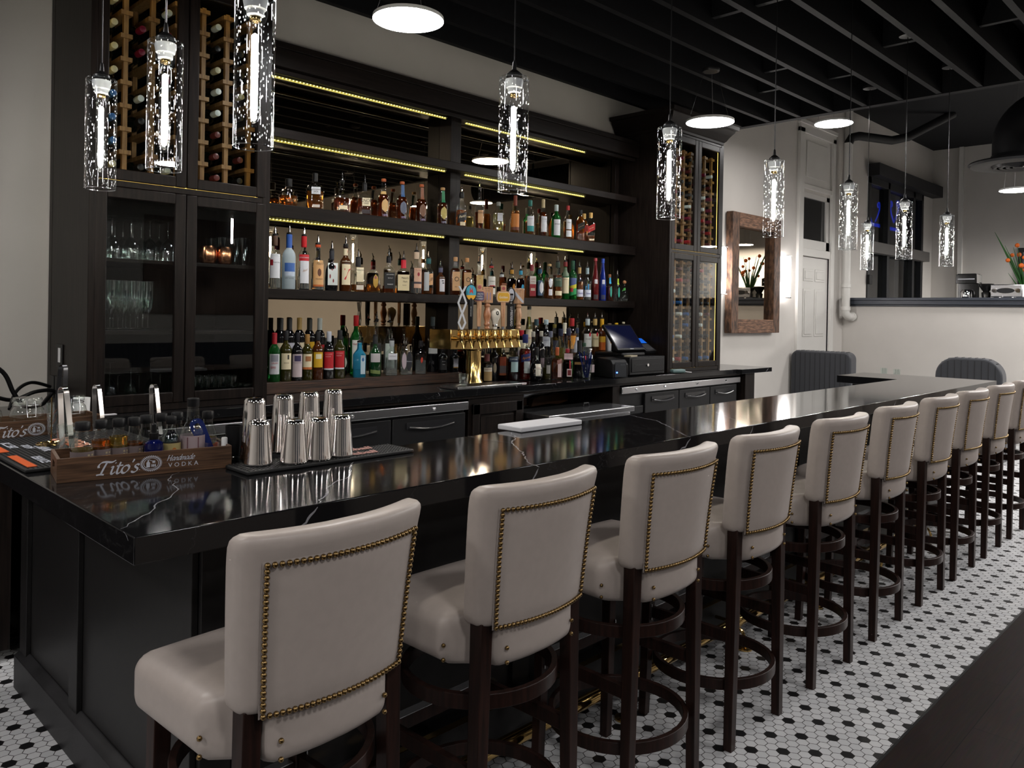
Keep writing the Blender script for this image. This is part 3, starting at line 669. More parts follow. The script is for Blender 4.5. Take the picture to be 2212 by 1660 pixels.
KIND = {  # r, profile (height fraction, radius fraction), squareness, body top, x/y flattening
 'std': (.037, [(0, .93), (.02, 1), (.60, 1), (.65, .95), (.70, .75), (.745, .46), (.79, .37), (.95, .35), (.955, .40), (1, .40)], 2, .6, (1, 1)),
 'tall': (.036, [(0, .93), (.02, 1), (.55, 1), (.60, .93), (.66, .68), (.71, .45), (.77, .36), (.95, .34), (1, .36)], 2, .55, (1, 1)),
 'wine': (.0352, [(0, .95), (.015, 1), (.60, 1), (.66, .93), (.72, .66), (.76, .45), (.80, .38), (1, .38)], 2, .6, (1, 1)),
 'sq': (.040, [(0, .96), (.015, 1), (.62, 1), (.67, .93), (.71, .70), (.76, .42), (.80, .36), (.95, .34), (1, .36)], 6, .62, (1, .85)),
 'slant': (.037, [(0, .94), (.015, .96), (.64, 1), (.72, .78), (.79, .50), (.84, .38), (.95, .36), (1, .38)], 5, .64, (1, .9)),
 'flat': (.055, [(0, .94), (.02, .96), (.52, 1), (.60, .96), (.67, .75), (.71, .42), (.75, .28), (.96, .27), (1, .29)], 5, .52, (1, .55)),
 'squat': (.058, [(0, .85), (.04, .96), (.3, 1), (.52, .94), (.62, .75), (.68, .45), (.72, .30), (.93, .28), (.95, .33), (1, .33)], 2.6, .5, (1, .75)),
 'dome': (.052, [(0, .93), (.03, .96), (.42, 1), (.52, .97), (.60, .84), (.66, .60), (.70, .36), (.75, .27), (.95, .26), (1, .30)], 4, .45, (1, .7)),
 'michter': (.038, [(0, .94), (.02, 1), (.50, 1), (.56, .93), (.61, .72), (.66, .48), (.72, .40), (.80, .42), (.87, .36), (.95, .36), (1, .38)], 2, .5, (1, 1)),
 'slim': (.031, [(0, .93), (.02, 1), (.42, .98), (.62, .72), (.75, .50), (.85, .42), (1, .40)], 2, .42, (1, 1)),
 'cone': (.040, [(0, .95), (.02, 1), (.58, .92), (.64, .84), (.70, .56), (.75, .40), (.97, .36), (1, .38)], 2, .56, (1, 1)),
 'globe': (.05, [(0, .55), (.04, .80), (.18, 1), (.36, .98), (.52, .74), (.60, .44), (.66, .30), (.92, .29), (1, .30)], 2, .4, (1, 1)),
}
BREG = []
def bottle(name, x, y, z0, h, kind, glass, lq, cap, pour, labs, txt, label, group, rf=1, rot=None, cat='bottle'):
    r, pf, p, bt_, (sx, sy) = KIND[kind]; r *= rf
    t = thing(name, label, cat, (x, y, z0), 0, group)
    a0 = math.atan2(-y, -x) + .0 if rot is None else rot       # the side turned towards the room
    rr = a0 + pi/2 if p != 2 else 0
    prof = [(r*f, h*q) for q, f in pf]
    def rad(zf):
        for (qa, fa), (qb, fb) in zip(pf, pf[1:]):
            if qa <= zf <= qb: return r*(fa+(fb-fa)*(zf-qa)/max(1e-6, qb-qa))
        return r*pf[-1][1]
    P = [p if q <= bt_+.02 else (p-2)*.5+2 if q < bt_+.08 else 2 for q, f in pf]
    def SXY(zf): return (sx, sy) if zf <= bt_+.06 else (1, 1)
    b = MB(); rings = []
    for k, (q, f) in enumerate(pf):
        n = 28; R = []; e = P[k]; s1, s2 = (sx, sy) if q <= bt_+.09 else (1, 1)
        for i in range(n):
            th = 2*pi*i/n; ct, st = cos(th), sin(th); g = (abs(ct)**e+abs(st)**e)**(-1/e) if e != 2 else 1
            X, Y = r*f*g*ct*s1, r*f*g*st*s2; R.append(b.bm.verts.new((X*cos(rr)-Y*sin(rr), X*sin(rr)+Y*cos(rr), h*q)))
        rings.append(R)
    for A, B in zip(rings, rings[1:]): b.bridge(A, B)
    b.face(rings[0][::-1]); b.face(rings[-1]); b.build('body', GL[glass], t, ang=50)
    def surf(u, zz, off):
        """u = distance round the front of the bottle, zz = height"""
        zf = zz/h; R = rad(zf)
        if p == 2: a = a0 + u/R; return Vector(((R+off)*cos(a), (R+off)*sin(a), zz))
        d = R*sy+off; return Vector((d*cos(a0)-u*sin(a0), d*sin(a0)+u*cos(a0), zz))
    if lq:
        ln, fill = lq; b = MB(); rings = []; qs = [q for q, f in pf if q < fill]+[fill]; qs[0] = .025
        for q in qs:
            R = []; f = rad(q)/r-.06; e = p if q <= bt_+.02 else 2; s1, s2 = (sx, sy) if q <= bt_+.09 else (1, 1)
            for i in range(24):
                th = 2*pi*i/24; ct, st = cos(th), sin(th); g = (abs(ct)**e+abs(st)**e)**(-1/e) if e != 2 else 1
                X, Y = r*f*g*ct*s1, r*f*g*st*s2; R.append(b.bm.verts.new((X*cos(rr)-Y*sin(rr), X*sin(rr)+Y*cos(rr), h*q)))
            rings.append(R)
        for A, B in zip(rings, rings[1:]): b.bridge(A, B)
        b.face(rings[0][::-1]); b.face(rings[-1]); b.build('liquid', LQ[ln], t, ang=50)
    if cap:
        ck, fr = cap; b = MB(); rn = rad(.97)*1.14; z = h*(1-fr)
        if ck == 'ball': b.sphere((0, 0, h+.008), .017); b.build('stopper', col('#b07850'), t)
        else:
            b.lathe([(max(rad(1-fr)*1.06, rn*.9), z), (rn, z+.004), (rn*1.02, h+.001), (rn*.8, h+.004)], 18); b.build('cap', col(ck), t)
    if pour:
        b = MB(); zt = h+.002; rn = rad(.99)
        b.lathe([(rn*1.05, zt), (rn*1.05, zt+.010), (rn*.5, zt+.014)], 12, BLACKP); tip = .052 if pour == 1 else .06
        b.tube([(0, 0, zt+.012), (0, 0, zt+.02), (.001, .001, zt+.034), (.006*cos(a0), .006*sin(a0), zt+tip)], [.0045, .0062, .0052, .0026], 8, CHROME)
        b.tube([(.006*cos(a0), .006*sin(a0), zt+tip-.001), (.008*cos(a0), .008*sin(a0), zt+tip+.010)], [.0030, .0022], 6, BLACKP); b.build('pourer', None, t)
    for lb in labs:
        za, zb, half, ck = lb[:4]; shift = lb[4] if len(lb) > 4 else 0; tilt = lb[5] if len(lb) > 5 else 0; oval = lb[6] if len(lb) > 6 else 0
        b = MB(); w = half*r if p == 2 else half*r*sx*.9; nx, nz = 10, 6; G = []
        for j in range(nz+1):
            v = -1+2*j/nz; row = []
            ww = w*sqrt(max(.0004, 1-v*v)) if oval else w
            for i in range(nx+1):
                u = (-1+2*i/nx)*ww; z = h*((za+zb)/2+(zb-za)/2*v)+tilt*u
                row.append(b.bm.verts.new(surf(u+shift*r, z, .0007+(.0006 if len(G) < 0 else 0)+.0004*labs.index(lb))))
            G.append(row)
        for A, B in zip(G, G[1:]):
            for i in range(nx): b.face((A[i], A[i+1], B[i+1], B[i]))
        lo = b.build('label', col(ck), t)
    for tx in txt:
        s, zf, size, ck = tx[:4]; shear = tx[4] if len(tx) > 4 else 0; shift = tx[5] if len(tx) > 5 else 0; tilt = tx[6] if len(tx) > 6 else 0; vert = tx[7] if len(tx) > 7 else 0
        text('lettering', s, size, col(ck), t, (lambda u, v: surf(u+shift*r, h*zf+v+tilt*u, .0026)) if not vert else (lambda u, v: surf(-v+shift*r, h*zf+u, .0026)), shear, sx=.85)
    return t
def row(z0, yrow, grp, specs, name='liquor_bottle'):
    for sp in specs:
        px, pyt, dy, kind, glass, lq, cap, pour, labs, txt, label = sp[:11]; rf = sp[11] if len(sp) > 11 else 1
        zb_ = z0
        if z0 == ZC and sp[2] >= .06 and px > 1100: zb_ = 1.148; yb = 4.30 if sp[2] < .09 else 4.40
        y = (yb if zb_ != z0 else yrow+dy); pos = at(px, pyt, 1, y); bottle(name, pos.x, y, zb_+.0006, pos.z-zb_, kind, glass, lq, cap, pour, labs, txt, label, grp, rf)
CR, WH, BK, TAN = '#dccfae', '#d4d6dc', '#101012', '#c79a6c'
Zs1, Zs2, Zl, Zc = 2.117, 1.620, 1.069, ZC
row(Zs1, 4.315, 'bottles on the whiskey shelf', [
 (624, 388, .06, 'squat', 'clear', ('amber', .42), (BK, .26), 0, [], [], 'squat round bottle half full of amber whiskey with black cap, nearest the glass-door cupboard', .95),
 (681, 376, 0, 'flat', 'clear', ('amber', .50), (BK, .22), 0, [(.42, .62, .55, '#c8cbd0', .12), (.05, .13, .45, '#b9b4ac', .15)], [('GENTLEMAN', .545, .012, '#3a2a20', 0, .12), ('JACK', .485, .014, '#3a2a20', 0, .12)], 'broad square-shouldered whiskey bottle with a white shoulder label and black cap', .98),
 (739, 394, 0, 'dome', 'clear', ('damber', .48), None, 1, [(.10, .22, .55, CR, .2)], [], 'dome-shouldered cut glass bottle with low cream label and a silver pourer', .98),
 (788, 400, 0, 'flat', 'clear', ('damber', .55), ('#161618', .20), 1, [(.30, .56, .62, CR, .25), (.05, .18, .6, '#2a2024', .2)], [('KNOB', .47, .030, '#181818', 0, .25), ('CREEK', .38, .013, '#181818', 0, .25)], 'rectangular bottle with a large square cream label and dark neck', .86),
 (829, 388, 0, 'michter', 'clear', ('damber', .64), ('#a8552e', .06), 0, [(.13, .48, .62, '#c4a06a', .35, 0, 1), (.60, .68, .5, '#c9a86e')], [('1870', .05, .020, '#9a93b8', 0, .3)], 'round bottle with a tan oval label and orange cork'),
 (869, 394, 0, 'michter', 'clear', ('damber', .64), ('#a8552e', .06), 0, [(.13, .48, .62, '#5a6072', .35, 0, 1), (.60, .92, .35, '#41608c', .2)], [('1870', .05, .020, '#9a93b8', 0, .3)], 'round bottle with a slate blue oval label and blue neck strip'),
 (911, 400, 0, 'michter', 'clear', ('damber', .62), ('#a8552e', .06), 0, [(.13, .48, .62, '#74523f', .35, 0, 1), (.60, .92, .35, '#8a5a44', .2)], [('1870', .05, .020, '#9a93b8', 0, .3)], 'round bottle with a brown oval label and brown neck strip'),
 (956.5, 407, 0, 'michter', 'clear', ('damber', .58), ('#b08a5a', .06), 0, [(.13, .48, .62, '#b0a05c', .35, 0, 1), (.60, .92, .35, '#2c7a52', .2)], [('1870', .05, .020, '#9a93b8', 0, .3)], 'round bottle with an olive yellow oval label and green neck strip'),
 (997.5, 420, -.02, 'std', 'clear', ('orange', .50), (BK, .12), 1, [(.14, .40, .95, '#16161a', .2, .35), (.02, .13, .5, CR, .3)], [('Paddy', .30, .024, CR, .3, .2, .3)], 'round bottle with a tilted black label in front of the divider', 1.05),
 (1036.6, 409, 0, 'tall', 'clear', ('damber', .42), None, 1, [(.14, .46, .6, TAN, .3)], [('REBEL', .40, .018, '#2a1a10', 0, .3)], 'tall clear bottle with a tan label and pourer, right after the divider', .95),
 (1077, 438, 0, 'sq', 'clear', ('pale', .60), ('#8a8d88', .12), 0, [(.34, .62, .55, WH, .35)], [('SUNTORY', .56, .009, '#3a3a3a', 0, .3)], 'square clear bottle of pale yellow spirit with a white upper label', 1.0),
 (1113.5, 424, 0, 'tall', 'clear', ('amber', .60), ('#7a3420', .26), 0, [(.16, .52, .95, '#c57a34', .1), (.08, .16, .9, '#6a3828', .1)], [], 'amber bottle with an orange label and long brown neck capsule', 1.0),
 (1145.6, 434, 0, 'std', 'clear', ('amber', .40), ('#1c6a60', .16), 0, [(.26, .54, .8, WH, .2), (.10, .26, .8, '#2a8d90', .2)], [('GLENLIVET', .46, .008, '#333333', 0, .2)], 'bottle with a white and teal label and teal neck', .98),
 (1173.8, 432, 0, 'tall', 'clear', ('damber', .66), ('#bfae88', .22), 0, [(.12, .54, .7, WH, .3)], [('MACALLAN', .46, .008, '#444444', 0, .3)], 'dark amber bottle with a plain white label and cream neck'),
 (1202, 444, 0, 'std', 'green', None, ('#b9c6c6', .18), 0, [(.08, .56, .8, WH, .3)], [('LAPHROAIG', .42, .011, '#222222', 0, .3)], 'green bottle with a tall white label and white cap on the whiskey shelf'),
 (1227, 446, 0, 'tall', 'clear', ('amber', .55), ('#a83030', .12), 0, [(.30, .60, .65, WH, .35), (.08, .26, .65, WH, .35)], [('OBAN', .50, .014, '#333333', 0, .3)], 'amber bottle with two white labels and a red cap'),
 (1254.5, 455, 0, 'slant', 'clear', ('orange', .80), (BK, .12), 0, [(.36, .58, .9, '#1a1816', .2, .5)], [('BLACK LABEL', .47, .009, '#c0a070', 0, .2, .5)], 'square amber bottle with a slanted black label', 1.0),
 (1262, 463, .085, 'slant', 'clear', ('orange', .78), ('#c8a05c', .16), 0, [(.36, .58, .9, '#a8302c', .2, .5)], [], 'gold-capped bottle standing behind the slanted black label bottle', 1.0),
 (1276.5, 461, -.018, 'slant', 'clear', ('orange', .22), ('#c8a05c', .16), 0, [(.36, .58, .9, '#b32a2a', .2, .5), (.04, .1, .6, CR, .3)], [('RED LABEL', .47, .009, CR, 0, .2, .5)], 'nearly empty square bottle with a slanted red label and gold cap', 1.0),
])
row(Zs2, 4.315, 'bottles on the vodka and bourbon shelf', [
 (594, 511, 0, 'std', 'clear', ('clear', .55), ('#5a4234', .18), 1, [(.20, .66, .85, WH, .1), (.44, .55, .24, '#8c1c28', -.45)], [('Ketel One', .50, .011, '#333340', .3, .28)], 'clear vodka bottle with a white label and red square, beside the glass-door cupboard'),
 (625, 508, 0, 'std', 'frost', None, ('#2a55a4', .24), 1, [(.30, .48, .85, '#3a62a6', .2), (.24, .32, .85, '#b8c4d4', .2)], [('GREY GOOSE', .20, .010, '#3a3a58', 0, .1)], 'frosted vodka bottle with blue picture and blue neck', 1.05),
 (657, 512, 0, 'std', 'clear', ('clear', .25), ('#c01c24', .20), 1, [(.54, .66, .9, '#b81c24', .1), (.12, .54, .75, WH, .2)], [('STOLICHNAYA', .60, .0095, WH, 0, .1), ('Stoli', .36, .018, '#a06a34', .4, .2, .4)], 'clear vodka bottle with a red band over a white label and red neck'),
 (687, 530, 0, 'cone', 'clear', ('clear', .25), ('#c04a20', .05), 1, [(.10, .66, .85, '#c89a66', .2), (.30, .48, .28, '#5a3422', .28, 0, 1), (.08, .12, .8, '#b05a20', .2)], [("Tito's", .58, .022, '#3a2a20', .4, .25), ('Handmade', .25, .012, '#3a2a20', .3, .25)], 'clear vodka bottle with a tan label and dark oval medallion', 1.05),
 (717, 543, 0, 'squat', 'black', None, ('#2a2c34', .22), 1, [(.14, .70, .85, '#cfd6d4', .2), (.3, .42, .12, '#7a2026', -.2, 0, 1), (.5, .6, .12, '#7a2026', .1, 0, 1), (.2, .3, .12, '#7a2026', .3, 0, 1), (.55, .65, .1, '#7a2026', .55, 0, 1)], [], 'dark bottle with a white label of red flowers', .68),
 (747, 532, 0, 'std', 'brown', ('cola', .7), ('#1a1010', .04), 1, [(.14, .66, .8, CR, .2), (.79, .94, .9, CR, .1)], [('7', .36, .105, '#c01828', .1, .2), ('7', .865, .024, '#c01828', .1, .3), ('Seagrams', .62, .009, '#444444', 0, .2)], 'brown whiskey bottle with a big red 7 on a cream label'),
 (774, 560, 0, 'squat', 'clear', ('amber', .22), ('#26262a', .24), 1, [(.30, .74, .55, CR, .3), (.06, .2, .55, '#cfc8ba', .3)], [('PENDLETON', .66, .010, '#555555', 0, .3)], 'clear bottle with a cream label and short black collar, low on whiskey', .78),
 (807, 575, 0, 'squat', 'clear', ('amber', .30), None, 0, [(.16, .68, .36, '#b08a34', .3, 0, 1), (.5, .62, .18, '#8a3a2c', .3, 0, 1)], [], 'rounded clear bottle with a gold oval label and amber in the bottom', .86),
 (840, 558, 0, 'sq', 'clear', ('damber', .2), ('#16161c', .14), 1, [(.12, .58, .95, '#121216', .2)], [('JACK DANIELS', .52, .009, '#cccccc', 0, .3), ('Old No.7', .42, .010, '#cccccc', 0, .3), ('WHISKEY', .24, .011, '#cccccc', 0, .3)], 'square whiskey bottle with a black label and clear shoulders', 1.0),
 (872, 563, -.012, 'sq', 'clear', ('cola', .66), ('#c41c30', .24), 1, [(.08, .56, .98, '#d8c8a0', .05)], [("Maker's", .46, .017, '#3a2a20', 0, .25), ('Mark', .35, .017, '#3a2a20', 0, .3), ('WHISKY', .24, .009, '#3a2a20', 0, .2)], 'squarish bourbon bottle with dripping red wax neck and cream label', 1.08),
 (900, 546, .01, 'std', 'clear', ('clear', .3), ('#d0b8a0', .16), 1, [(.14, .62, .7, '#c9a088', .35), (.24, .29, .7, '#3a3038', .35), (.42, .52, .2, '#8c2430', .4, 0, 1)], [('Four Roses', .57, .010, '#6a2a2a', 0, .4)], 'tall clear bottle with a pink label behind the red wax bottle', 1.1),
 (926, 560, 0, 'std', 'clear', ('amber', .18), ('#1f5a5c', .14), 1, [(.26, .58, .55, TAN, .45, .15), (.1, .62, .5, '#b8bcc0', -.35)], [('JB', .42, .03, '#3a2a20', .4, .5, .15)], 'clear bottle with a tan signature label and teal cap', 1.02),
 (952, 580, 0, 'std', 'brown', ('cola', .7), ('#5a5c74', .16), 1, [(.12, .66, .6, '#c8c8ce', .45), (.50, .54, .25, '#1a1a20', .5), (.42, .46, .2, '#1a1a20', .6)], [], 'dark bottle with a grey-white label and two short black bars', .92),
 (984, 557, -.02, 'sq', 'clear', ('damber', .72), ('#c0946a', .10), 0, [(.12, .62, .78, '#c69c70', .2)], [('O', .42, .05, '#3a2a1a', 0, .3), ('BASIL', .22, .008, '#3a2a1a', 0, .2)], 'amber square bottle with a tan label and ring mark, left of two behind the taps', .95),
 (1009, 559, .005, 'sq', 'clear', ('damber', .70), ('#c08a58', .10), 0, [(.12, .62, .78, '#c69c70', .2)], [('O', .42, .05, '#3a2a1a', 0, .3), ('BASIL', .22, .008, '#3a2a1a', 0, .2)], 'amber square bottle with a tan label and ring mark, right of two behind the taps', .95),
 (1034.6, 570, 0, 'sq', 'clear', ('damber', .66), None, 1, [(.10, .64, .75, '#c8a868', .25)], [('4', .54, .02, '#7a3a1a', 0, .25), ('EVAN', .6, .008, '#7a3a1a', 0, .25)], 'amber bottle with a yellow scenic label and pourer behind the wooden tap handles', .92),
 (1061.5, 576, 0, 'std', 'clear', ('clear', .2), ('#b0302c', .05), 1, [(.34, .66, .8, '#cfcdc6', .2), (.08, .28, .8, '#cfcdc6', .2), (.34, .37, .6, '#b02c34', .3)], [('REDBREAST', .5, .009, '#333333', 0, .3)], 'clear bottle with two off-white labels behind the wooden tap handles'),
 (1084, 594, 0, 'sq', 'clear', ('cola', .45), ('#bfc4c4', .10), 1, [(.06, .62, .5, '#8a5236', .5)], [('RICA', .5, .018, '#2a140c', 0, .5)], 'square dark bottle with a brown label to the left of the two bird label bottles', .98),
 (1106, 584, 0, 'slant', 'clear', ('cola', .70), ('#b8862c', .14), 1, [(.28, .50, .30, '#c07a1c', .5, .4, 1)], [('T', .26, .03, '#c07a1c', .2, .5)], 'dark bottle with an orange bird figure and yellow neck', .92),
 (1125, 586, 0, 'slant', 'clear', ('cola', .70), ('#2a8fb0', .14), 1, [(.28, .50, .30, '#2a9cc4', .5, .4, 1)], [('T', .26, .03, '#2a9cc4', .2, .5)], 'dark bottle with a light blue bird figure and blue neck', .92),
 (1149, 573, 0, 'sq', 'clear', ('damber', .66), ('#7a2430', .18), 0, [(.42, .66, .72, '#d8cfc8', .3), (.06, .42, .72, '#9c2430', .3), (.22, .30, .5, '#d0b8a8', .3)], [('COPPER', .57, .011, '#9c2430', 0, .3), ('WORKS', .49, .011, '#9c2430', 0, .3)], 'amber bottle with a red and white label and dark red cap', .92),
 (1166.5, 583, 0, 'std', 'clear', ('cola', .58), ('#1e4a66', .14), 1, [(.10, .62, .55, '#46607c', .1), (.16, .58, .45, '#d0d2d6', .42, 0, 1)], [], 'dark bottle with a white diamond on a blue label', 1.0),
 (1187, 572, .01, 'std', 'clear', ('amber', .62), ('#c0a070', .05), 0, [(.32, .60, .42, WH, .35, 0, 1), (.10, .28, .42, WH, .35)], [], 'amber bottle with white oval and square labels and cork', .98),
 (1205, 568, 0, 'std', 'clear', ('amber', .66), ('#2f3f36', .14), 1, [(.34, .58, .85, '#2c4634', .2), (.10, .22, .7, CR, .3)], [('TULLAMORE', .52, .008, '#c0b890', 0, .2)], 'amber bottle with a dark green label and pourer', 1.12),
 (1221.5, 567, 0, 'std', 'green', None, ('#7a2a2c', .12), 1, [(.16, .58, .8, CR, .2), (.62, .86, .7, '#5a6a54', .2)], [('JAMESON', .53, .009, '#333333', 0, .2)], 'green whiskey bottle with a cream label and red and green neck', .98),
 (1237.5, 565, .005, 'std', 'green', None, ('#1a4a34', .22), 0, [(.36, .56, .8, '#4a5a8c', .2), (.26, .38, .8, '#c0b428', .2, .3), (.12, .28, .8, '#1c8a4c', .2, .3), (.2, .3, .35, '#b02a34', -.2)], [], 'green bottle with a label of blue, yellow, red and green patches', 1.02),
 (1252, 579, 0, 'tall', 'clear', ('orange', .56), ('#b89860', .18), 1, [(.10, .32, .9, '#d0d0e0', .2)], [('Sauza', .21, .022, '#4a4a9c', .4, .3)], 'orange tinted bottle with a small white label and scribbled name'),
 (1269, 580, 0, 'tall', 'clear', ('clear', .5), ('#9ab0b8', .18), 1, [(.10, .32, .9, '#d0d6e6', .2), (.32, .5, .14, '#2a88c0', .3), (.32, .44, .12, '#2a88c0', -.3)], [('Sauza', .21, .022, '#4a4a9c', .4, .3)], 'clear bottle with blue flames above a small white label'),
 (1286.5, 559, 0, 'slim', 'dred', ('cola', .5), ('#a8444c', .06), 0, [(.40, .50, .4, '#b8b4bc', .3), (.03, .14, .6, '#3a3034', .3)], [], 'tall slim dark red bottle with frosted letters', 1.05),
 (1302.5, 560, 0, 'slim', 'dblue', None, ('#2a4cae', .10), 0, [(.40, .50, .4, '#b0b4c8', .3), (.03, .14, .6, '#20284a', .3)], [], 'tall slim cobalt blue bottle with frosted letters', 1.05),
 (1317, 594, 0, 'tall', 'clear', ('damber', .56), ('#8a5a3a', .12), 0, [(.14, .56, .28, '#1e8a74', .5, 0, 1), (.66, .9, .3, '#2c9ccc', .25)], [], 'brown bottle with a teal leaf and light blue neck strip', .9),
 (1334, 597, 0, 'tall', 'clear', None, None, 1, [(.14, .56, .28, '#1e8a74', .5, 0, 1), (.66, .9, .3, '#a8c438', .3)], [], 'clear bottle with a teal leaf and lime neck strip', .9),
 (1349, 612, -.005, 'globe', 'clear', ('clear', .16), ('ball', .05), 0, [(.58, .72, .5, '#3a8a34', -.2, .3)], [], 'small round-bodied clear bottle with a ball cork, rightmost on the vodka and bourbon shelf', .74),
])
row(Zl, 4.30, 'wine bottles in the front row on the low ledge', [
 (593, 721, 0, 'wine', 'green', None, ('#a01c28', .22), 0, [(.16, .58, .9, '#c4c6ca', .1), (.42, .56, .6, '#8a8c94', .1)], [('GALAN', .39, .013, '#b03038', 0, .1), ('1890', .30, .02, '#b03038', 0, -.2)], 'green wine bottle with a grey and red crest label and red capsule'),
 (618, 716, 0, 'wine', 'olive', None, ('#202124', .18), 0, [(.24, .56, .9, CR, .15), (.44, .53, .14, '#3a3a34', .45)], [('SEQUEL', .37, .010, '#7a6a50', 0, .15)], 'olive wine bottle with a plain cream label and black stopper'),
 (642.5, 720, -.005, 'wine', 'black', None, ('#14141c', .2), 0, [(.08, .56, .9, '#c0b0b4', .1), (.41, .53, .55, '#3c3458', .15)], [('TRAIN STATION', .38, .008, '#3a3440', 0, .1)], 'dark wine bottle with a pinkish label and small purple picture'),
 (664, 724, 0, 'wine', 'olive', None, ('#a07840', .2), 0, [(.26, .58, .8, CR, .15), (.42, .53, .5, '#a06a40', .25), (.24, .29, .8, '#b86a38', .15)], [], 'olive wine bottle with a cream label, orange edge and gold capsule'),
 (687, 718, -.003, 'wine', 'brown', None, ('#202124', .18), 0, [(.26, .58, .85, '#c49a1c', .15), (.44, .54, .5, '#d8d0b0', .2)], [], 'wine bottle with a bright yellow label and black stopper'),
 (711, 718, 0, 'wine', 'black', None, ('#b8bcc6', .2), 0, [(.22, .58, .9, '#b01c24', .05), (.20, .23, .9, '#cfd2dc', .05)], [("OCCAM'S", .53, .011, '#e0a0a0', 0, .0), ('RAZOR', .48, .011, '#e0a0a0', 0, -.1)], 'dark wine bottle with a red label and silver white capsule'),
 (734.5, 715, -.002, 'wine', 'olive', None, ('#202124', .18), 0, [(.22, .58, .9, '#b01c24', .05), (.20, .23, .9, '#cfd2dc', .05)], [("OCCAM'S", .53, .011, '#e0a0a0', 0, .0), ('RAZOR', .48, .011, '#e0a0a0', 0, -.1)], 'olive wine bottle with a red label and black stopper'),
], 'wine_bottle')
row(1.145, 4.415, 'wine bottles in the back row on the raised step', [
 (607, 689, 0, 'wine', 'black', None, ('#16181a', .24), 0, [(.2, .5, .9, CR, .1)], [], 'black capped wine bottle on the raised step, nearest the cupboard'),
 (626, 689, 0, 'wine', 'black', None, ('#191b1e', .24), 0, [(.2, .5, .9, '#bcbcc8', .1)], [], 'black capped wine bottle on the raised step, next to the gold topped one'),
 (647, 688, 0, 'wine', 'black', None, ('#b0904e', .24), 0, [(.2, .5, .9, CR, .1), (.2, .3, .9, '#a06a3c', .1)], [], 'gold capped wine bottle on the raised step'),
 (669.5, 690, 0, 'wine', 'black', None, ('#22261e', .24), 0, [(.2, .52, .9, '#c49a1c', .1)], [], 'black capped wine bottle with a yellow label on the raised step'),
 (691, 689, 0, 'wine', 'black', None, ('#c4ccc8', .24), 0, [(.2, .45, .9, '#a81c24', .1)], [], 'white capped wine bottle on the raised step'),
], 'wine_bottle')
row(Zl, 4.30, 'spirit bottles on the low ledge', [
 (737, 728, .12, 'globe', 'black', None, ('#161616', .2), 0, [(.2, .52, .6, '#c4c8b8', .3, 0, 1)], [], 'round black bottle with a pale round label behind the red label wines', .98),
 (769.5, 683, .10, 'std', 'green', None, ('#c81c24', .17), 0, [(.12, .60, .85, '#cfd0c8', .2)], [('MARTINI', .53, .015, '#a02028', 0, .2)], 'tall bright green bottle with a red cap and white label'),
 (777, 741, -.005, 'slant', 'blue', None, None, 1, [(.10, .64, .38, '#bcd0dc', .55), (.46, .58, .2, '#3a6ca0', .55, 0, 1)], [('BOMBAY', .6, .008, '#2a4a7a', 0, .55)], 'bright blue square gin bottle with a pale tall label', 1.12),
 (811, 728, .01, 'tall', 'dgreen', None, ('#26282c', .18), 1, [(.36, .58, .85, '#b8b2b4', .1), (.07, .16, .9, '#6a7a44', .1, -.12)], [], 'near black gin bottle with a grey label and green sash', 1.1),
 (814, 694, .13, 'tall', 'clear', None, None, 1, [(.4, .58, .9, '#2a2a2c', .1)], [], 'clear bottle with a black label behind the near black gin bottle'),
 (841.5, 698, .10, 'std', 'clear', ('clear', .5), None, 1, [(.12, .6, .8, '#b8c4bc', .1)], [], 'tall clear bottle with a pale green-white label at the back of the ledge', 1.05),
 (846.5, 737, 0, 'sq', 'clear', ('clear', .52), ('#b0b4b8', .16), 1, [(.46, .64, .8, '#cfd0d8', .2)], [('THE BOTANIST', .56, .0075, '#555560', 0, .2)], 'square clear gin bottle with a small white label near its shoulder', 1.0),
 (879, 729, 0, 'sq', 'clear', ('clear', .55), None, 0, [(.10, .62, .48, '#23232a', .45, 0, 1), (.14, .6, .4, '#b8a8b0', -.35, 0, 1)], [('Brothers', .36, .012, '#b8b8c0', .3, .45)], 'square clear bottle with an ornate black oval label', 1.06),
 (873, 711, .11, 'std', 'clear', ('olive', .4), None, 0, [], [], 'clear unlabelled bottle behind the ornate black oval label bottle', .9),
 (909.5, 738, 0, 'sq', 'clear', ('clear', .42), ('#1c1a1e', .16), 0, [(.34, .52, .22, '#c8402c', .2, .3, 1)], [('T', .36, .025, '#c8402c', .2, .2)], 'clear bottle with an orange bird figure and black cap', .96),
 (935, 686, .09, 'tall', 'black', None, ('#3a464a', .16), 0, [(.34, .44, .9, '#c4c6c4', .2)], [], 'tall black bottle with a white band label left of the beer tower', 1.1),
 (957, 752, 0, 'std', 'black', None, (BK, .16), 0, [(.12, .55, .8, '#17171c', .1)], [('BLACK', .46, .009, '#c0c0c8', 0, .2), ('WINE', .34, .008, '#c0c0c8', 0, .2)], 'short black bottle with white lettering left of the beer tower', .95),
 (982, 752, 0, 'std', 'black', None, (BK, .16), 0, [(.18, .56, .55, '#c0c0cc', .4), (.18, .22, .55, '#a07a34', .4)], [], 'black bottle with a white side label under the beer tower', .92),
])
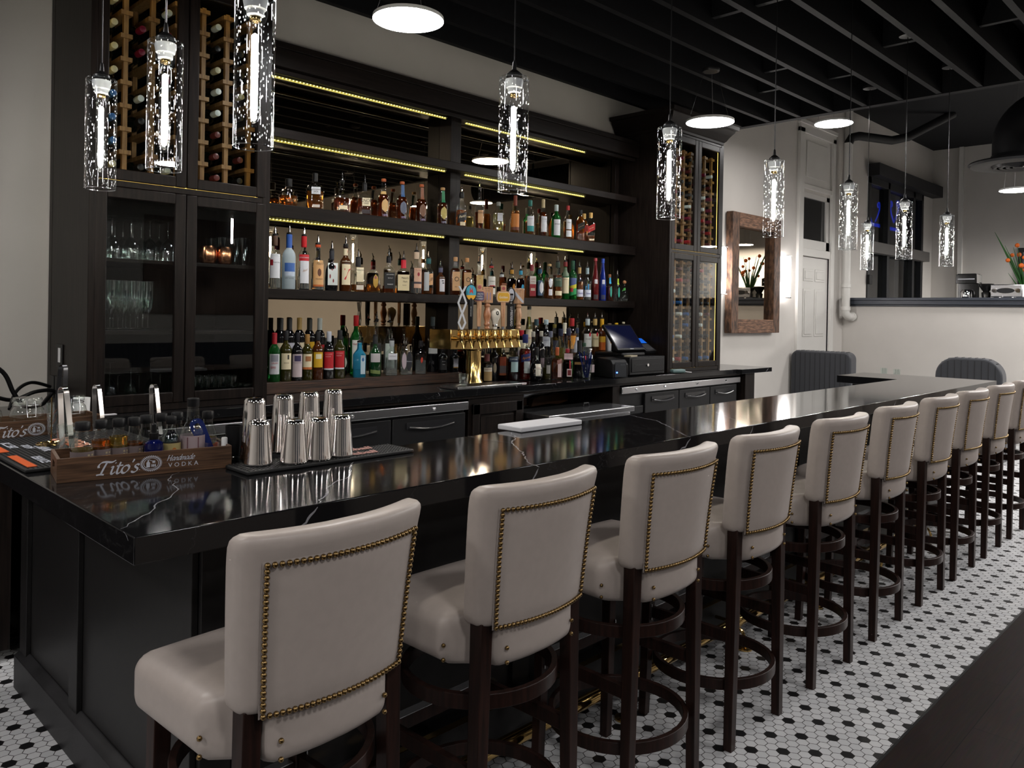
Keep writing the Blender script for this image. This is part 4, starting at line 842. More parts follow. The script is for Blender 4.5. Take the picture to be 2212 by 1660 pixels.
row(Zc, 4.10, 'bottles on the counter around the beer tower', [
 (1052, 766, .0, 'std', 'clear', ('cola', .72), ('#6a3030', .24), 0, [(.08, .44, .75, '#a88a5c', .3), (.40, .54, .75, '#d4ccba', .3)], [('DRAMBUIE', .475, .011, '#8a2a24', 0, .3)], 'dark liqueur bottle with a cream and tan label right of the brass column', 1.15),
 (1068, 742, .12, 'wine', 'black', None, (BK, .2), 0, [(.2, .48, .35, '#b0a088', .2, 0, 1)], [], 'black bottle with a small cream oval behind the cream and tan label bottle'),
 (1084.6, 741, .14, 'std', 'clear', ('dred', .7), ('#241414', .12), 0, [(.38, .62, .7, '#b8583c', .3), (.16, .38, .7, '#7a7478', .3), (.12, .18, .7, '#c06a44', .3)], [], 'dark red bottle with an orange and grey label', 1.05),
 (1109, 733, .0, 'tall', 'clear', ('dred', .52), ('#c8ccd0', .14), 0, [(.46, .58, .9, '#1c3048', .15), (.22, .46, .65, '#a8c4c8', .35)], [('CAMPARI', .52, .016, '#d8dce0', 0, .15)], 'red bitters bottle with a dark blue and pale blue label', 1.2),
 (1135, 724, .0, 'std', 'clear', ('red', .70), ('#24306a', .18), 0, [(.42, .58, .85, '#22306a', .2, .2), (.16, .42, .5, '#c8d0d4', .4)], [('Aperol', .50, .026, '#e08a1c', .3, .2, .2)], 'bright red aperitif bottle with a blue sash and blue cap', 1.25),
 (1127, 715, .07, 'std', 'clear', None, ('#b0202c', .18), 0, [(.3, .66, .8, '#cfc4a8', .1), (.1, .3, .8, '#b8a8b0', .1)], [], 'clear bottle with a red neck and cream label behind the aperitif bottle', 1.05),
 (1143.5, 663, .10, 'slim', 'clear', ('yellow', .8), ('#d8dcd4', .06), 0, [(.2, .55, .8, '#cfc4a8', .1)], [('Elder', .38, .02, '#c0504c', .2, .1)], 'very tall slim yellow bottle with a white cap', 1.15),
 (1159, 752, -.10, 'globe', 'black', None, (BK, .22), 0, [(.16, .52, .42, '#cfc9bb', .35)], [('MOZART', .40, .010, '#8a4a4c', 0, .35)], 'dark rounded bottle with an arched cream label at the counter front', 1.0),
 (1152, 718, .0, 'wine', 'black', None, ('#a8a498', .10), 0, [(.2, .45, .5, '#191919', .4)], [], 'black bottle with a clear neck behind the arched cream label, left of a pair', .93),
 (1169.5, 717, -.005, 'wine', 'black', None, ('#a8a498', .10), 0, [(.2, .45, .5, '#7a6a70', .4)], [], 'black bottle with a clear neck behind the arched cream label, right of a pair', .93),
 (1159, 691, .09, 'std', 'clear', ('cola', .7), ('#5a7884', .16), 0, [], [], 'dark bottle with a pale blue neck, next to the tall slim yellow one', 1.1),
 (1182, 768, -.07, 'std', 'clear', ('olive', .5), None, 0, [(.26, .6, .5, '#84827e', .4)], [], 'small half full bottle with a grey label at the counter front', .85),
 (1180, 692, .07, 'std', 'black', None, ('#b0c4cc', .12), 0, [(.3, .56, .85, '#b8bcc4', .1)], [('ABSENTE', .46, .012, '#4a5a7a', 0, .1)], 'black bottle with a white label and white cap in the middle of the counter crowd', 1.1),
 (1204, 752, -.10, 'flat', 'clear', ('damber', .66), ('#a8542c', .24), 0, [(.08, .66, .34, '#cfb8b4', .45), (.5, .64, .42, '#9a6a62', .4, .3)], [], 'square amber brown liqueur bottle with an orange neck and pink label', .82),
 (1189.5, 717, .015, 'cone', 'clear', None, ('#5a5e70', .12), 0, [], [], 'empty clear bottle with a grey cap in the counter crowd', .95),
 (1211.5, 712, .02, 'std', 'clear', ('yellow', .62), ('#1c2038', .14), 0, [(.1, .34, .9, '#b0a82c', .1), (.33, .36, .9, '#20222a', .1)], [('CHARTREUSE', .31, .007, '#222222', 0, .1)], 'yellow liqueur bottle with a yellow label and dark cap', 1.12),
 (1228.5, 711, .035, 'std', 'clear', ('pale', .3), ('#2a2a40', .14), 0, [(.06, .34, .9, '#1c8c34', .1), (.33, .36, .9, '#20222a', .1)], [('CHARTREUSE', .31, .007, '#d0d0d0', 0, .1)], 'clear bottle with a bright green label', 1.12),
 (1226, 755, -.10, 'squat', 'clear', ('cola', .62), ('#8a1c28', .12), 0, [(.08, .34, .5, '#c8b8b4', .4), (.12, .30, .36, '#6a1c24', .4), (.34, .62, .12, '#b01c2c', .5, -1), (.66, .86, .9, '#b8a0a4', .2)], [], 'dark orange liqueur bottle with a red ribbon and red cap', .72),
 (1220, 699, .07, 'std', 'clear', None, ('#cfc8b4', .30), 0, [], [], 'clear bottle with a long cream neck at the back of the counter', .95),
 (1198, 702, .09, 'globe', 'clear', ('gold', .6), ('#9a8a44', .10), 0, [(.2, .5, .5, '#1c2038', .3)], [], 'wide rounded bottle of golden liqueur at the back of the counter', 1.0),
 (1236, 689, .08, 'std', 'clear', ('orange', .6), ('#a8282c', .20), 0, [(.2, .55, .6, '#c8862c', .4)], [], 'amber bottle with a red neck and orange label', 1.15),
 (1247, 710, .01, 'tall', 'clear', ('pale', .2), ('#26304a', .10), 0, [(.5, .82, .9, '#b8bcc8', .1)], [], 'clear bottle with a white neck band and navy cap in front of the pourer row', .9),
 (1249, 692, .10, 'std', 'clear', ('pale', .25), None, 1, [(.12, .42, .8, CR, .2)], [], 'clear bottle with a cream label and pourer, leftmost of the pourer row', 1.05),
 (1252, 737, -.085, 'squat', 'black', None, ('#0c0c0e', .40), 0, [(.36, .43, .9, '#8a6a34', .1)], [], 'large black liqueur bottle with a tall black cap and gold band', .86),
 (1262, 742, .0, 'cone', 'clear', ('green', .3), ('#2c4a38', .10), 0, [(.5, .62, .5, '#a8323c', .2)], [], 'small green tinted bottle beside the white label rum', .95),
 (1269.5, 690, .06, 'std', 'clear', ('clear', .4), ('#b8c4c8', .17), 1, [(.24, .60, .85, '#cdd0cc', .15), (.52, .64, .2, '#b01c2c', .55, 0, 1)], [('BACARDI', .46, .013, '#333333', 0, .25)], 'clear rum bottle with a white label and red round emblem', 1.12),
 (1285.5, 690, .06, 'std', 'clear', ('amber', .58), ('#b89a60', .17), 1, [(.24, .60, .85, '#cfc09a', .15), (.52, .64, .2, '#b01c2c', .55, 0, 1)], [('BACARDI', .46, .013, '#333333', 0, .25)], 'gold rum bottle with a cream label and red round emblem', 1.1),
 (1300.5, 690, .06, 'std', 'brown', ('cola', .7), ('#c8961c', .22), 1, [(.36, .52, .85, '#c89a2c', .1), (.14, .36, .85, '#b0581c', .1)], [], 'dark rum bottle with an orange and yellow label and yellow neck', 1.05),
 (1316.5, 700, .06, 'std', 'white', None, ('#7a6a60', .06), 0, [(.36, .48, .25, '#c07a2c', .5, 0, 1)], [('MALIBU', .56, .012, '#444444', 0, .2)], 'white rum bottle with a small palm emblem behind the till screen', 1.05),
 (1331.5, 699, .06, 'std', 'black', None, ('#c8a01c', .14), 0, [], [], 'black bottle with a yellow neck ring behind the till screen', .95),
 (1347, 697, .06, 'slim', 'black', None, ('#c8c0a4', .04), 0, [], [], 'slim black bottle with a cream top, rightmost behind the till screen', .95),
])
# ------------------------------------------------------------------ beer tower
t = thing('beer_tower', 'polished brass T-shaped beer tower with eight taps on the back counter', 'beer tower', (3.735, 4.06, ZC))
b = MB(); b.box(-.31, .335, -.11, .11, .253, .385); b.build('tap_box', BRASS, t, bevel=.004)
b = MB(); b.lathe([(.068, .0006), (.068, .02), (.0535, .04), (.0535, .235), (.062, .245), (.062, .253)], 32); b.build('column', BRASS, t)
fz = MB()
TX = [3.470+.0755*i-3.735 for i in range(8)]
for x in TX:
    k = MB(); k.cyl((x, -.11, .325), (x, -.135, .325), .016, n=14); k.cyl((x, -.13, .325), (x, -.17, .325), .009, n=10)
    k.lathe([(.008, .30), (.012, .315), (.012, .35), (.007, .365), (.006, .385)], 12, c=(x, -.168, 0)); k.tube([(x, -.168, .318), (x, -.178, .295), (x, -.188, .262)], [.009, .0075, .006], 10); k.build('faucet', BRASS, t)
def tap(i, label, hz=.385):
    return thing('tap_handle', label, 'tap handle', (3.735+TX[i], 4.06-.168, ZC+hz+.0005))
def facing(o, a=-.65): o.rotation_euler = (0, 0, a)
TWOOD = pbr('tap_handle_beech', (.52, .30, .17), .45, noise=.25, nscale=9, stretch=(12, 12, 1), col2=(.42, .22, .11))
TRED = pbr('tap_handle_cherry', (.42, .19, .09), .3, coat=.3, noise=.25, nscale=9, stretch=(12, 12, 1), col2=(.33, .13, .06))
GREYP = pbr('tap_grey', (.52, .53, .56), .4); FERR = pbr('tap_ferrule', (.2, .21, .24), .3, metal=.8)
flat = lambda y: (lambda u, v: Vector((u, y, v)))
def lab2(name, s, size, ck, par, x, y, z, vert=0, shear=0, tilt=0):
    text(name, s, size, col(ck), par, (lambda u, v: Vector((x+u, y, z+v+tilt*u))) if not vert else (lambda u, v: Vector((x+v, y, z-u))), shear, sx=.85)
# 1 grey twisted lattice
t = tap(0, 'grey lattice beer tap handle of crossing struts, leftmost on the tower'); facing(t)
b = MB(); w = .013
for s in (1, -1):
    P = [(s*.002, 0, .0), (s*.022, 0, .045), (s*.004, 0, .10), (s*-.004, 0, .115), (s*-.026, 0, .175), (s*-.004, 0, .235), (s*.004, 0, .25), (s*.022, 0, .285)]
    for a, c in zip(P, P[1:]): b.box(-.0, 1, 0, 1, 0, 1, M=Matrix(((c[0]-a[0], .0, w, a[0]-w/2), (0, .02, 0, -.01+.001*s), (c[2]-a[2], 0, 0, a[2]), (0, 0, 0, 1))))
b.build('lattice', GREYP, t, bevel=.001)
# 2 black paddle with oval
t = tap(1, 'black tap handle with an oval sign of teal sky and yellow band'); facing(t)
b = MB(); b.lathe([(.010, 0), (.015, .01), (.018, .12), (.019, .20), (.016, .21)], 16); b.build('grip', BLACKP, t)
b = MB()
for y0, rx in ((-.012, .040),): b.prism([(.040*cos(2*pi*i/28), .245+.056*sin(2*pi*i/28)) for i in range(28)], -.012, .014, 'y')
b.build('sign', BLACKP, t, bevel=.003)
b = MB(); b.prism([(.034*cos(2*pi*i/28), .245+.050*sin(2*pi*i/28)) for i in range(28)], -.0150, -.0142, 'y', col('#3a9cb4'))
b.prism([(.034*cos(pi+pi*i/14+.35-.7*i/14), .245+.050*sin(pi+pi*i/14+.35-.7*i/14)) for i in range(15)], -.0158, -.0150, 'y', col('#d8a02c'))
b.prism([(-.012, .235), (-.006, .285), (-.001, .262), (.004, .262), (.009, .285), (.014, .235), (.004, .248), (-.002, .248)], -.0164, -.0156, 'y', col('#b8342c')); b.build('emblem', None, t)
lab2('lettering', 'NEW BOUNDARY', .010, '#b0b0b0', t, 0, -.0195, .12, 1)
b = MB(); b.lathe([(.006, .30), (.009, .308), (.006, .318), (.008, .326), (.003, .34)], 10); b.build('finial', CHROME, t)
def paddle(i, label, sign, rim, words, top, w=.036):
    t = tap(i, label); facing(t)
    b = MB(); b.prism([(-.012, .02), (.012, .02), (.017, .19), (-.017, .19)], -.010, .010, 'y'); b.build('grip', TWOOD, t, bevel=.002)
    b = MB(); b.cyl((0, 0, 0), (0, 0, .02), .009, n=12); b.build('ferrule', FERR, t)
    P = [(-w, .19+.01), (-w*.8, .186), (w*.8, .186), (w, .20), (w*1.06, .215), (w, .25), (w*.8, .262), (.018, .264), (.018, .30), (.012, .304), (-.012, .304), (-.018, .30), (-.018, .264), (-w*.8, .262), (-w, .25), (-w*1.06, .215)]
    b = MB(); b.prism(P, -.011, .011, 'y'); b.build('sign', TWOOD, t, bevel=.002)
    b = MB(); q = [(-w*.9, .20), (-w*.7, .192), (w*.7, .192), (w*.9, .20), (w*.95, .22), (w*.9, .246), (w*.7, .256), (-w*.7, .256), (-w*.9, .246), (-w*.95, .22)]
    b.prism(q, -.0126, -.0112, 'y', col(rim)); b.prism([(x*.93, .224+(z-.224)*.9) for x, z in q], -.0134, -.0124, 'y', col(sign)); b.prism([(.012*cos(2*pi*i/12), .283+.012*sin(2*pi*i/12)) for i in range(12)], -.0126, -.0112, 'y', col('#9c4a4a')); b.build('emblem', None, t)
    for s, z, sz in words: lab2('lettering', s, sz, '#e4e0d8', t, 0, -.0142, z)
    lab2('lettering', 'FREMONT BREWING', .008, '#8a4a3a', t, 0, -.0112, .11, 1)
paddle(2, 'beech tap handle with a slate blue rounded sign of three white lines', '#4a4a68', '#8a3a44', (('KUNG FU', .238, .0145), ('DEATH', .222, .0145), ('MONKEY', .206, .0145)), 0)
paddle(5, 'beech tap handle with a yellow rounded sign', '#d0a02c', '#e0d0b0', (('Golden', .222, .024),), 0, .046)
def turned(i, label, mat, words, strip):
    t = tap(i, label); facing(t, -.7)
    b = MB(); b.lathe([(.012, 0), (.018, .004), (.02, .012), (.014, .02), (.02, .028), (.022, .035), (.016, .048), (.024, .085), (.026, .10), (.018, .14), (.016, .15), (.022, .158), (.022, .166), (.014, .18)], 20); b.build('grip', mat, t)
    b = MB(); b.box(-.036, .036, -.022, .022, .18, .288); b.build('block', TWOOD, t, bevel=.002)
    for s, z, sz in words: lab2('lettering', s, sz, '#3a2a20', t, 0, -.0228, z)
    if strip:
        b = MB(); b.prism([(-.034, .262), (-.034, .248), (.026, .186), (.034, .186), (.034, .20), (-.02, .262)], -.0232, -.0224, 'y'); b.build('stripe', col('#b8b8c0'), t)
    else:
        b = MB()
        for x in (-.02, -.002, .018): b.box(x-.004, x+.004, -.0232, -.0224, .20, .25)
        b.build('stripe', col('#8a7a90'), t)
turned(3, 'turned cherry tap handle with a square wooden block of dark writing, fourth from the left', TRED, (('Paradise', .276, .013), ('Creek', .262, .012)), 0)
turned(7, 'turned wood tap handle with a wooden block and pale diagonal stripe, rightmost on the tower', TWOOD, (('Paradise', .276, .013), ('Creek', .264, .012)), 1)
t = tap(4, 'cream bulb-shaped tap handle with a dark oval eye'); facing(t)
b = MB(); b.lathe([(.010, 0), (.014, .004), (.016, .03), (.018, .04), (.024, .06), (.034, .085), (.037, .105), (.034, .125), (.022, .14), (.004, .146)], 24); b.build('knob', pbr('cream_ceramic', (.62, .58, .50), .25), t)
b = MB(); b.lathe([(.0165, .02), (.018, .024), (.018, .032), (.0165, .036)], 18); b.build('ferrule', CHROME, t)
b = MB(); b.prism([(.010*cos(2*pi*i/16)+.012, .112+.014*sin(2*pi*i/16)) for i in range(16)], -.0365, -.034, 'y', MATTEB); b.prism([(.004*cos(2*pi*i/16)+.012, .113+.008*sin(2*pi*i/16)) for i in range(16)], -.0372, -.036, 'y', col('#c8c0b0')); b.build('eye', None, t)
t = tap(6, 'black square tap handle with white vertical writing and an oval hop badge'); facing(t)
b = MB(); b.box(-.024, .024, -.022, .022, 0, .178); b.build('grip', BLACKP, t, bevel=.002); lab2('lettering', 'LUMBERBEARD', .024, '#c8c8cc', t, .002, -.0228, .09, 1)
b = MB(); b.prism([(.030*cos(2*pi*i/24), .24+.052*sin(2*pi*i/24)) for i in range(24)], -.012, .012, 'y'); b.build('badge', BLACKP, t, bevel=.003)
b = MB(); b.prism([(.020*cos(2*pi*i/24), .24+.045*sin(2*pi*i/24)) for i in range(24)], -.0135, -.0122, 'y', col('#b8bcc8')); b.box(-.014, .014, -.0142, -.0134, .236, .25, BLACKP)
for i in range(9): b.sphere(((i % 3-1)*.009, -.0135, .208+.010*(i//3)), .0036, BLACKP, 6, 4)
b.build('emblem', None, t)
b = MB(); b.sphere((0, -.004, .184), .006); b.build('stud', WHITEP, t)
t = thing('drip_tray', 'stainless drip tray under the brass beer tower', 'drip tray', (0, 0, ZC))
b = MB(); b.box(3.365, 4.0, 3.80, 3.985, .0006, .018); b.build('tray', STEEL, t, bevel=.003)
b = MB(); b.box(3.378, 3.988, 3.812, 3.973, .018, .0188)
b.build('grate', pbr('tray_grate', (.03, .03, .032), .3, metal=1, noise=4, nscale=120, col2=(.3, .3, .31)), t)
b = MB(); b.box(3.955, 3.995, 3.7985, 3.80, .004, .014); b.build('badge', col('#9a8a8c'), t)
def tumbler(name, label, loc, r=.036, h=.09, grp=None, m=GLASSW, rb=.85):
    b = MB(); b.lathe([(r*rb*.9, .0), (r*rb, .004), (r, h), (r-.0025, h), (r*rb-.003, .012), (.001, .011)], 22, cap=(True, False)); o = b.build(name, m, loc=loc); return tag(o, label, 'glass', grp)
tumbler('water_glass', 'short clear glass standing on the drip tray by the brass column', (3.50, 3.90, ZC+.0196), .034, .075)
# ------------------------------------------------------------------ till corner
t = thing('cash_drawer', 'black cash drawer box with a chrome lock on the counter below the till screen', 'cash drawer', (5.28, 3.86, ZC))
b = MB(); b.box(0, .50, 0, .35, .008, .155); b.build('box', BLACKP, t, bevel=.004)
b = MB(); b.box(.02, .48, -.006, 0, .03, .14); b.build('drawer_front', BLACKP, t, bevel=.003)
b = MB(); b.cyl((.24, -.006, .085), (.24, -.014, .085), .012, n=16); b.build('lock', CHROME, t)
b = MB(); b.box(.06, .18, -.0075, -.006, .085, .092); b.box(.30, .42, -.0075, -.006, .085, .092); b.build('slot', MATTEB, t)
t = thing('till_screen', 'black tilted touch screen till standing on the cash drawer', 'till', (5.40, 4.05, ZC+.1555))
b = MB(); b.box(-.10, .22, -.10, .20, 0, .03); b.box(.0, .14, .02, .10, .03, .16); b.build('stand', BLACKP, t, bevel=.01)
R = Matrix.Translation((.03, -.10, .055)) @ Matrix.Rotation(radians(-38), 4, 'X')
b = MB(); b.box(-.19, .19, 0, .026, 0, .265, M=R); b.build('screen_body', BLACKP, t, bevel=.004)
b = MB(); b.box(-.178, .178, -.001, .0, .018, .25, M=R); b.build('screen', pbr('dark_screen', (.003, .004, .012), .12, emit=(.004, .006, .05), es=.05), t)
b = MB(); b.box(-.02, .03, -.0018, -.0008, .006, .012, M=R); b.build('logo', col('#9a9aa2'), t)
t = thing('card_reader', 'card reader with a bright blue display beside the till screen', 'card reader', (5.74, 3.97, ZC+.19))
R = Matrix.Translation((0, 0, .005)) @ Matrix.Rotation(radians(-58), 4, 'X') @ Matrix.Rotation(radians(0), 4, 'Y')
b = MB(); b.box(-.07, .085, 0, .035, 0, .2, M=R); b.build('body', BLACKP, t, bevel=.006)
b = MB(); b.box(-.055, .07, -.001, 0, .115, .188, M=R); b.build('display', pbr('blue_display', (.01, .08, .35), .3, emit=(.008, .13, .75), es=.12), t)
b = MB(); b.box(-.05, .065, -.0012, 0, .012, .10, M=R); b.build('keypad', pbr('keypad_glass', (.05, .05, .055), .12), t)
t = thing('receipt_printer', 'black receipt printer with a blue status light at the counter edge', 'printer', (5.06, 4.06, ZC)); t.rotation_euler = (0, 0, radians(-106))
b = MB(); b.prism([(0, .0008), (.26, .0008), (.26, .11), (.225, .145), (.05, .155), (.012, .13), (0, .1)], 0, .15, 'x')
o = b.build('body', BLACKP, t, bevel=.006); o.rotation_euler = (0, 0, -pi/2); o.location = (0, .15, 0)
b = MB(); b.box(.262, .264, .02, .13, .01, .125); b.build('front_panel', pbr('printer_grey', (.02, .022, .026), .4), t)
b = MB(); b.sphere((.268, .036, .045), .006); b.build('status_light', emis('blue_led', (.05, .15, 1), 2), t)
text('lettering', 'EPSON', .014, col('#55575c'), t, lambda u, v: Vector((.2646, .095+u, .105+v)))
b = MB(); b.prism([(0, 0), (.055, 0), (.055, .09), (.04, .11), (0, .11)], 0, .03, 'y'); o = b.build('orange_scanner', pbr('orange_plastic', (.50, .12, .02), .4), loc=(5.222, 4.05, ZC+.0008), bevel=.005); tag(o, 'orange plastic hand device standing behind the receipt printer', 'scanner')
b = MB(); b.box(0, .085, 0, .003, 0, .095); o = b.build('paper_note', PAPER, loc=(5.185, 3.90, ZC+.0008)); tag(o, 'white paper note propped between the printer and cash drawer', 'note')
b = MB(); b.box(0, .13, 0, .06, 0, .012); o = b.build('notepad', col('#9a917c'), loc=(5.30, 3.866, ZC+.1558)); o.rotation_euler = (0, 0, .2); tag(o, 'cream notepad lying on the cash drawer', 'notepad')
t = thing('hand_scanner', 'grey-green hand scanner lying on the counter right of the cash drawer', 'scanner', (5.95, 3.836, ZC))
b = MB(); b.rbox(.07, .028, .017, .012, 4, c=(0, 0, .018)); o = b.build('body', pbr('scanner_green', (.10, .16, .16), .4), t); o.rotation_euler = (0, 0, -.3)
b = MB(); b.tube([(.066, -.02, .014), (.10, -.03, .008), (.15, -.045, .004)], .003, 6); b.build('cable', WHITEP, t)
t = thing('straw_holder', 'clear glass of dark blue straws beside the pump bottle', 'straws', (4.80, 3.92, ZC+.0006))
b = MB(); b.lathe([(.034, 0), (.036, .004), (.042, .11), (.040, .11), (.033, .006)], 20, cap=(True, False)); b.build('holder', GLASSW, t)
for i in range(14):
    a = 2*pi*i/14; b = MB(); b.cyl((.012*cos(a), .012*sin(a), .008), (.05*cos(a)-.02, .05*sin(a), .185+.012*(i % 3)), .0032, n=6); b.build('straw', BLUEGL, t)
t = thing('pump_bottle', 'clear pump bottle with a white pump head beside the blue straws', 'pump bottle', (4.925, 3.985, ZC+.0006))
b = MB(); b.lathe([(.03, 0), (.032, .005), (.032, .13), (.022, .15), (.014, .155)], 20); b.build('body', GL['clear'], t)
b = MB(); b.lathe([(.016, .15), (.017, .175), (.006, .18), (.006, .215), (.012, .217), (.012, .226), (.002, .228)], 14); b.tube([(0, 0, .222), (-.02, -.02, .223), (-.026, -.026, .213)], .005, 6); b.build('pump', WHITEP, t)
b = MB(); b.lathe([(.0326, .04), (.0326, .10)], 20, cap=(False, False)); b.build('label', col('#b8a8ac'), t)
# ------------------------------------------------------------------ stemware in the left cabinet
def lath(b, prof, c): b.lathe(prof, 20, c=c, cap=(False, False))
wine_p = [(.002, .205), (.034, .204), (.032, .202), (.006, .196), (.0035, .18), (.0035, .115), (.010, .108), (.030, .088), (.041, .05), (.036, .002), (.035, .002), (.040, .05), (.029, .087), (.009, .106), (.002, .108)]
flute_p = [(.002, .0), (.030, .001), (.029, .003), (.005, .008), (.003, .02), (.003, .075), (.008, .085), (.019, .11), (.026, .17), (.0265, .24), (.0255, .24), (.025, .17), (.018, .111), (.007, .087)]
coupe_p = [(.002, .15), (.034, .149), (.032, .147), (.005, .142), (.003, .13), (.003, .06), (.012, .052), (.040, .03), (.048, .002), (.047, .002), (.039, .029), (.010, .051)]
hib_p = [(.026, .118), (.028, .12), (.031, .002), (.029, .002), (.0265, .112), (.001, .11)]
def glassset(name, prof, spots, z, lab, grp):
    first = None
    ys = sorted({round(y, 3) for x, y in spots}); xs = sorted({round(x, 3) for x, y in spots})
    for i, (x, y) in enumerate(spots):
        if first is None:
            b = MB(); lath(b, prof, (0, 0, 0)); first = o = b.build(name, GLASSW)
        else: o = first.copy(); C.objects.link(o)
        o.location = (x, y, z+.0008); tag(o, f'{lab}, {ORD[xs.index(round(x, 3))]} from the left, {ORD[ys.index(round(y, 3))]} row back', 'glass', grp)
glassset('wine_glass', wine_p, [(1.345+.088*i, y) for i in range(4) for y in (4.02, 4.13, 4.24)][:11], 1.726, 'stemmed wine glass, cupboard top shelf', 'upside-down wine glasses on the cupboard top shelf')
glassset('champagne_flute', flute_p, [(1.335+.058*i, 4.0+.065*j) for i in range(4) for j in range(3)], 1.384, 'champagne flute, cupboard middle shelf', 'champagne flutes on the cupboard middle shelf')
glassset('coupe_glass', coupe_p, [(1.385+.1*i, 4.03+.11*j) for i in range(3) for j in range(2)], 1.024, 'upside-down coupe, cupboard floor', 'coupe glasses on the cupboard floor')
glassset('small_wine_glass', [(r*.8, z*.95) for r, z in wine_p], [(1.43, 4.27), (1.53, 4.27), (1.61, 4.22)], 1.024, 'small stemmed glass at the cupboard floor rear', 'small stemmed glasses on the cupboard floor')
glassset('shot_glass', [(r*.75, z*.55) for r, z in hib_p], [(1.29, 3.97), (1.29, 4.03), (1.335, 3.965)], 1.024, 'short ribbed glass in the cupboard floor corner', 'short ribbed glasses on the cupboard floor')
glassset('highball_glass', hib_p, [(1.700+.064*i, 4.0+.07*j) for i in range(5) for j in range(3)], 1.024, 'upside-down highball, cupboard floor', 'highball glasses on the cupboard floor')
glassset('rocks_glass', [(r*1.05, z*.6) for r, z in hib_p], [(2.028, 3.99), (2.028, 4.07)], 1.024, 'low glass, right end of the cupboard floor', 'low glasses on the cupboard floor')
glassset('mixing_glass', [(.0275, 0), (.029, .003), (.042, .15), (.0405, .15), (.0275, .008), (.001, .006)], [(1.926, 4.10), (1.926, 4.20), (2.018, 4.03), (2.018, 4.13)], 1.726, 'tall flared glass beside the copper mugs', 'flared glasses on the cupboard top shelf')
for i, (x, lab) in enumerate(((1.805, 'hammered copper mug, nearer the middle of the cupboard'), (1.895, 'hammered copper mug, nearer the flared glasses'))):
    b = MB(); b.lathe([(.026, .0), (.036, .006), (.044, .03), (.045, .055), (.041, .08), (.036, .092), (.0345, .092), (.040, .075), (.043, .05), (.03, .01)], 24, cap=(True, False)); b.tube([(.0, .044, .075), (0, .066, .07), (0, .07, .05), (0, .06, .03), (0, .043, .028)], .004, 8)
    tag(b.build('copper_mug', COPPER, loc=(x, 4.0, 1.7268)), lab, 'mug')
b = MB(); b.box(0, .004, 0, .10, 0, .11); o = b.build('tag_reader', BLACKP, loc=(XL0-.0055, 4.24, 1.20), bevel=.001); tag(o, 'small black wall box with a white strip on the cabinet side above the outlets', 'wall box')
MB().box(-.001, 0, .03, .065, .022, .092).build('strip', WHITEP, o)
for i, y in enumerate((4.20, 4.28, 4.36)):
    b = MB(); b.box(0, .006, 0, .065, 0, .11); o = b.build('outlet_plate', BLACKP, loc=(XL0-.0075, y, 1.02+.02), bevel=.001); tag(o, ('black outlet plate on the cabinet side, nearest the glass doors', 'black outlet plate on the cabinet side, middle of three', 'black outlet plate on the cabinet side, nearest the wall')[i], 'outlet')
# ------------------------------------------------------------------ bar-top: crates
NIB = Vector((cos(radians(38)), sin(radians(38))))
def cal(b, strokes, w, fn, th=.0012):
    """broad-pen calligraphy: strokes of 2-D points swept with a slanted nib"""
    for st in strokes:
        ww = w*(st[0] if isinstance(st[0], (int, float)) else 1); pts = [Vector(p) for p in (st[1:] if isinstance(st[0], (int, float)) else st)]
        sm = []
        for i in range(len(pts)-1):
            p0, p1, p2, p3 = pts[max(i-1, 0)], pts[i], pts[i+1], pts[min(i+2, len(pts)-1)]
            for k in range(6):
                s = k/6; sm.append(.5*((2*p1)+(p2-p0)*s+(2*p0-5*p1+4*p2-p3)*s*s+(3*p1-p0-3*p2+p3)*s**3))
        sm.append(pts[-1]); prev = None
        for i, p in enumerate(sm):
            d = sm[min(i+1, len(sm)-1)]-sm[max(i-1, 0)]; d.normalize() if d.length else None
            n = Vector((-d.y, d.x)); k = .28+.72*abs(n.dot(NIB)); o = n*(ww*k/2)
            cur = [b.bm.verts.new(fn(p.x+o.x, p.y+o.y)), b.bm.verts.new(fn(p.x-o.x, p.y-o.y))]
            if prev: b.face((prev[0], cur[0], cur[1], prev[1]))
            prev = cur
def sl(P, k=.32): return [(x+y*k, y) for x, y in P]
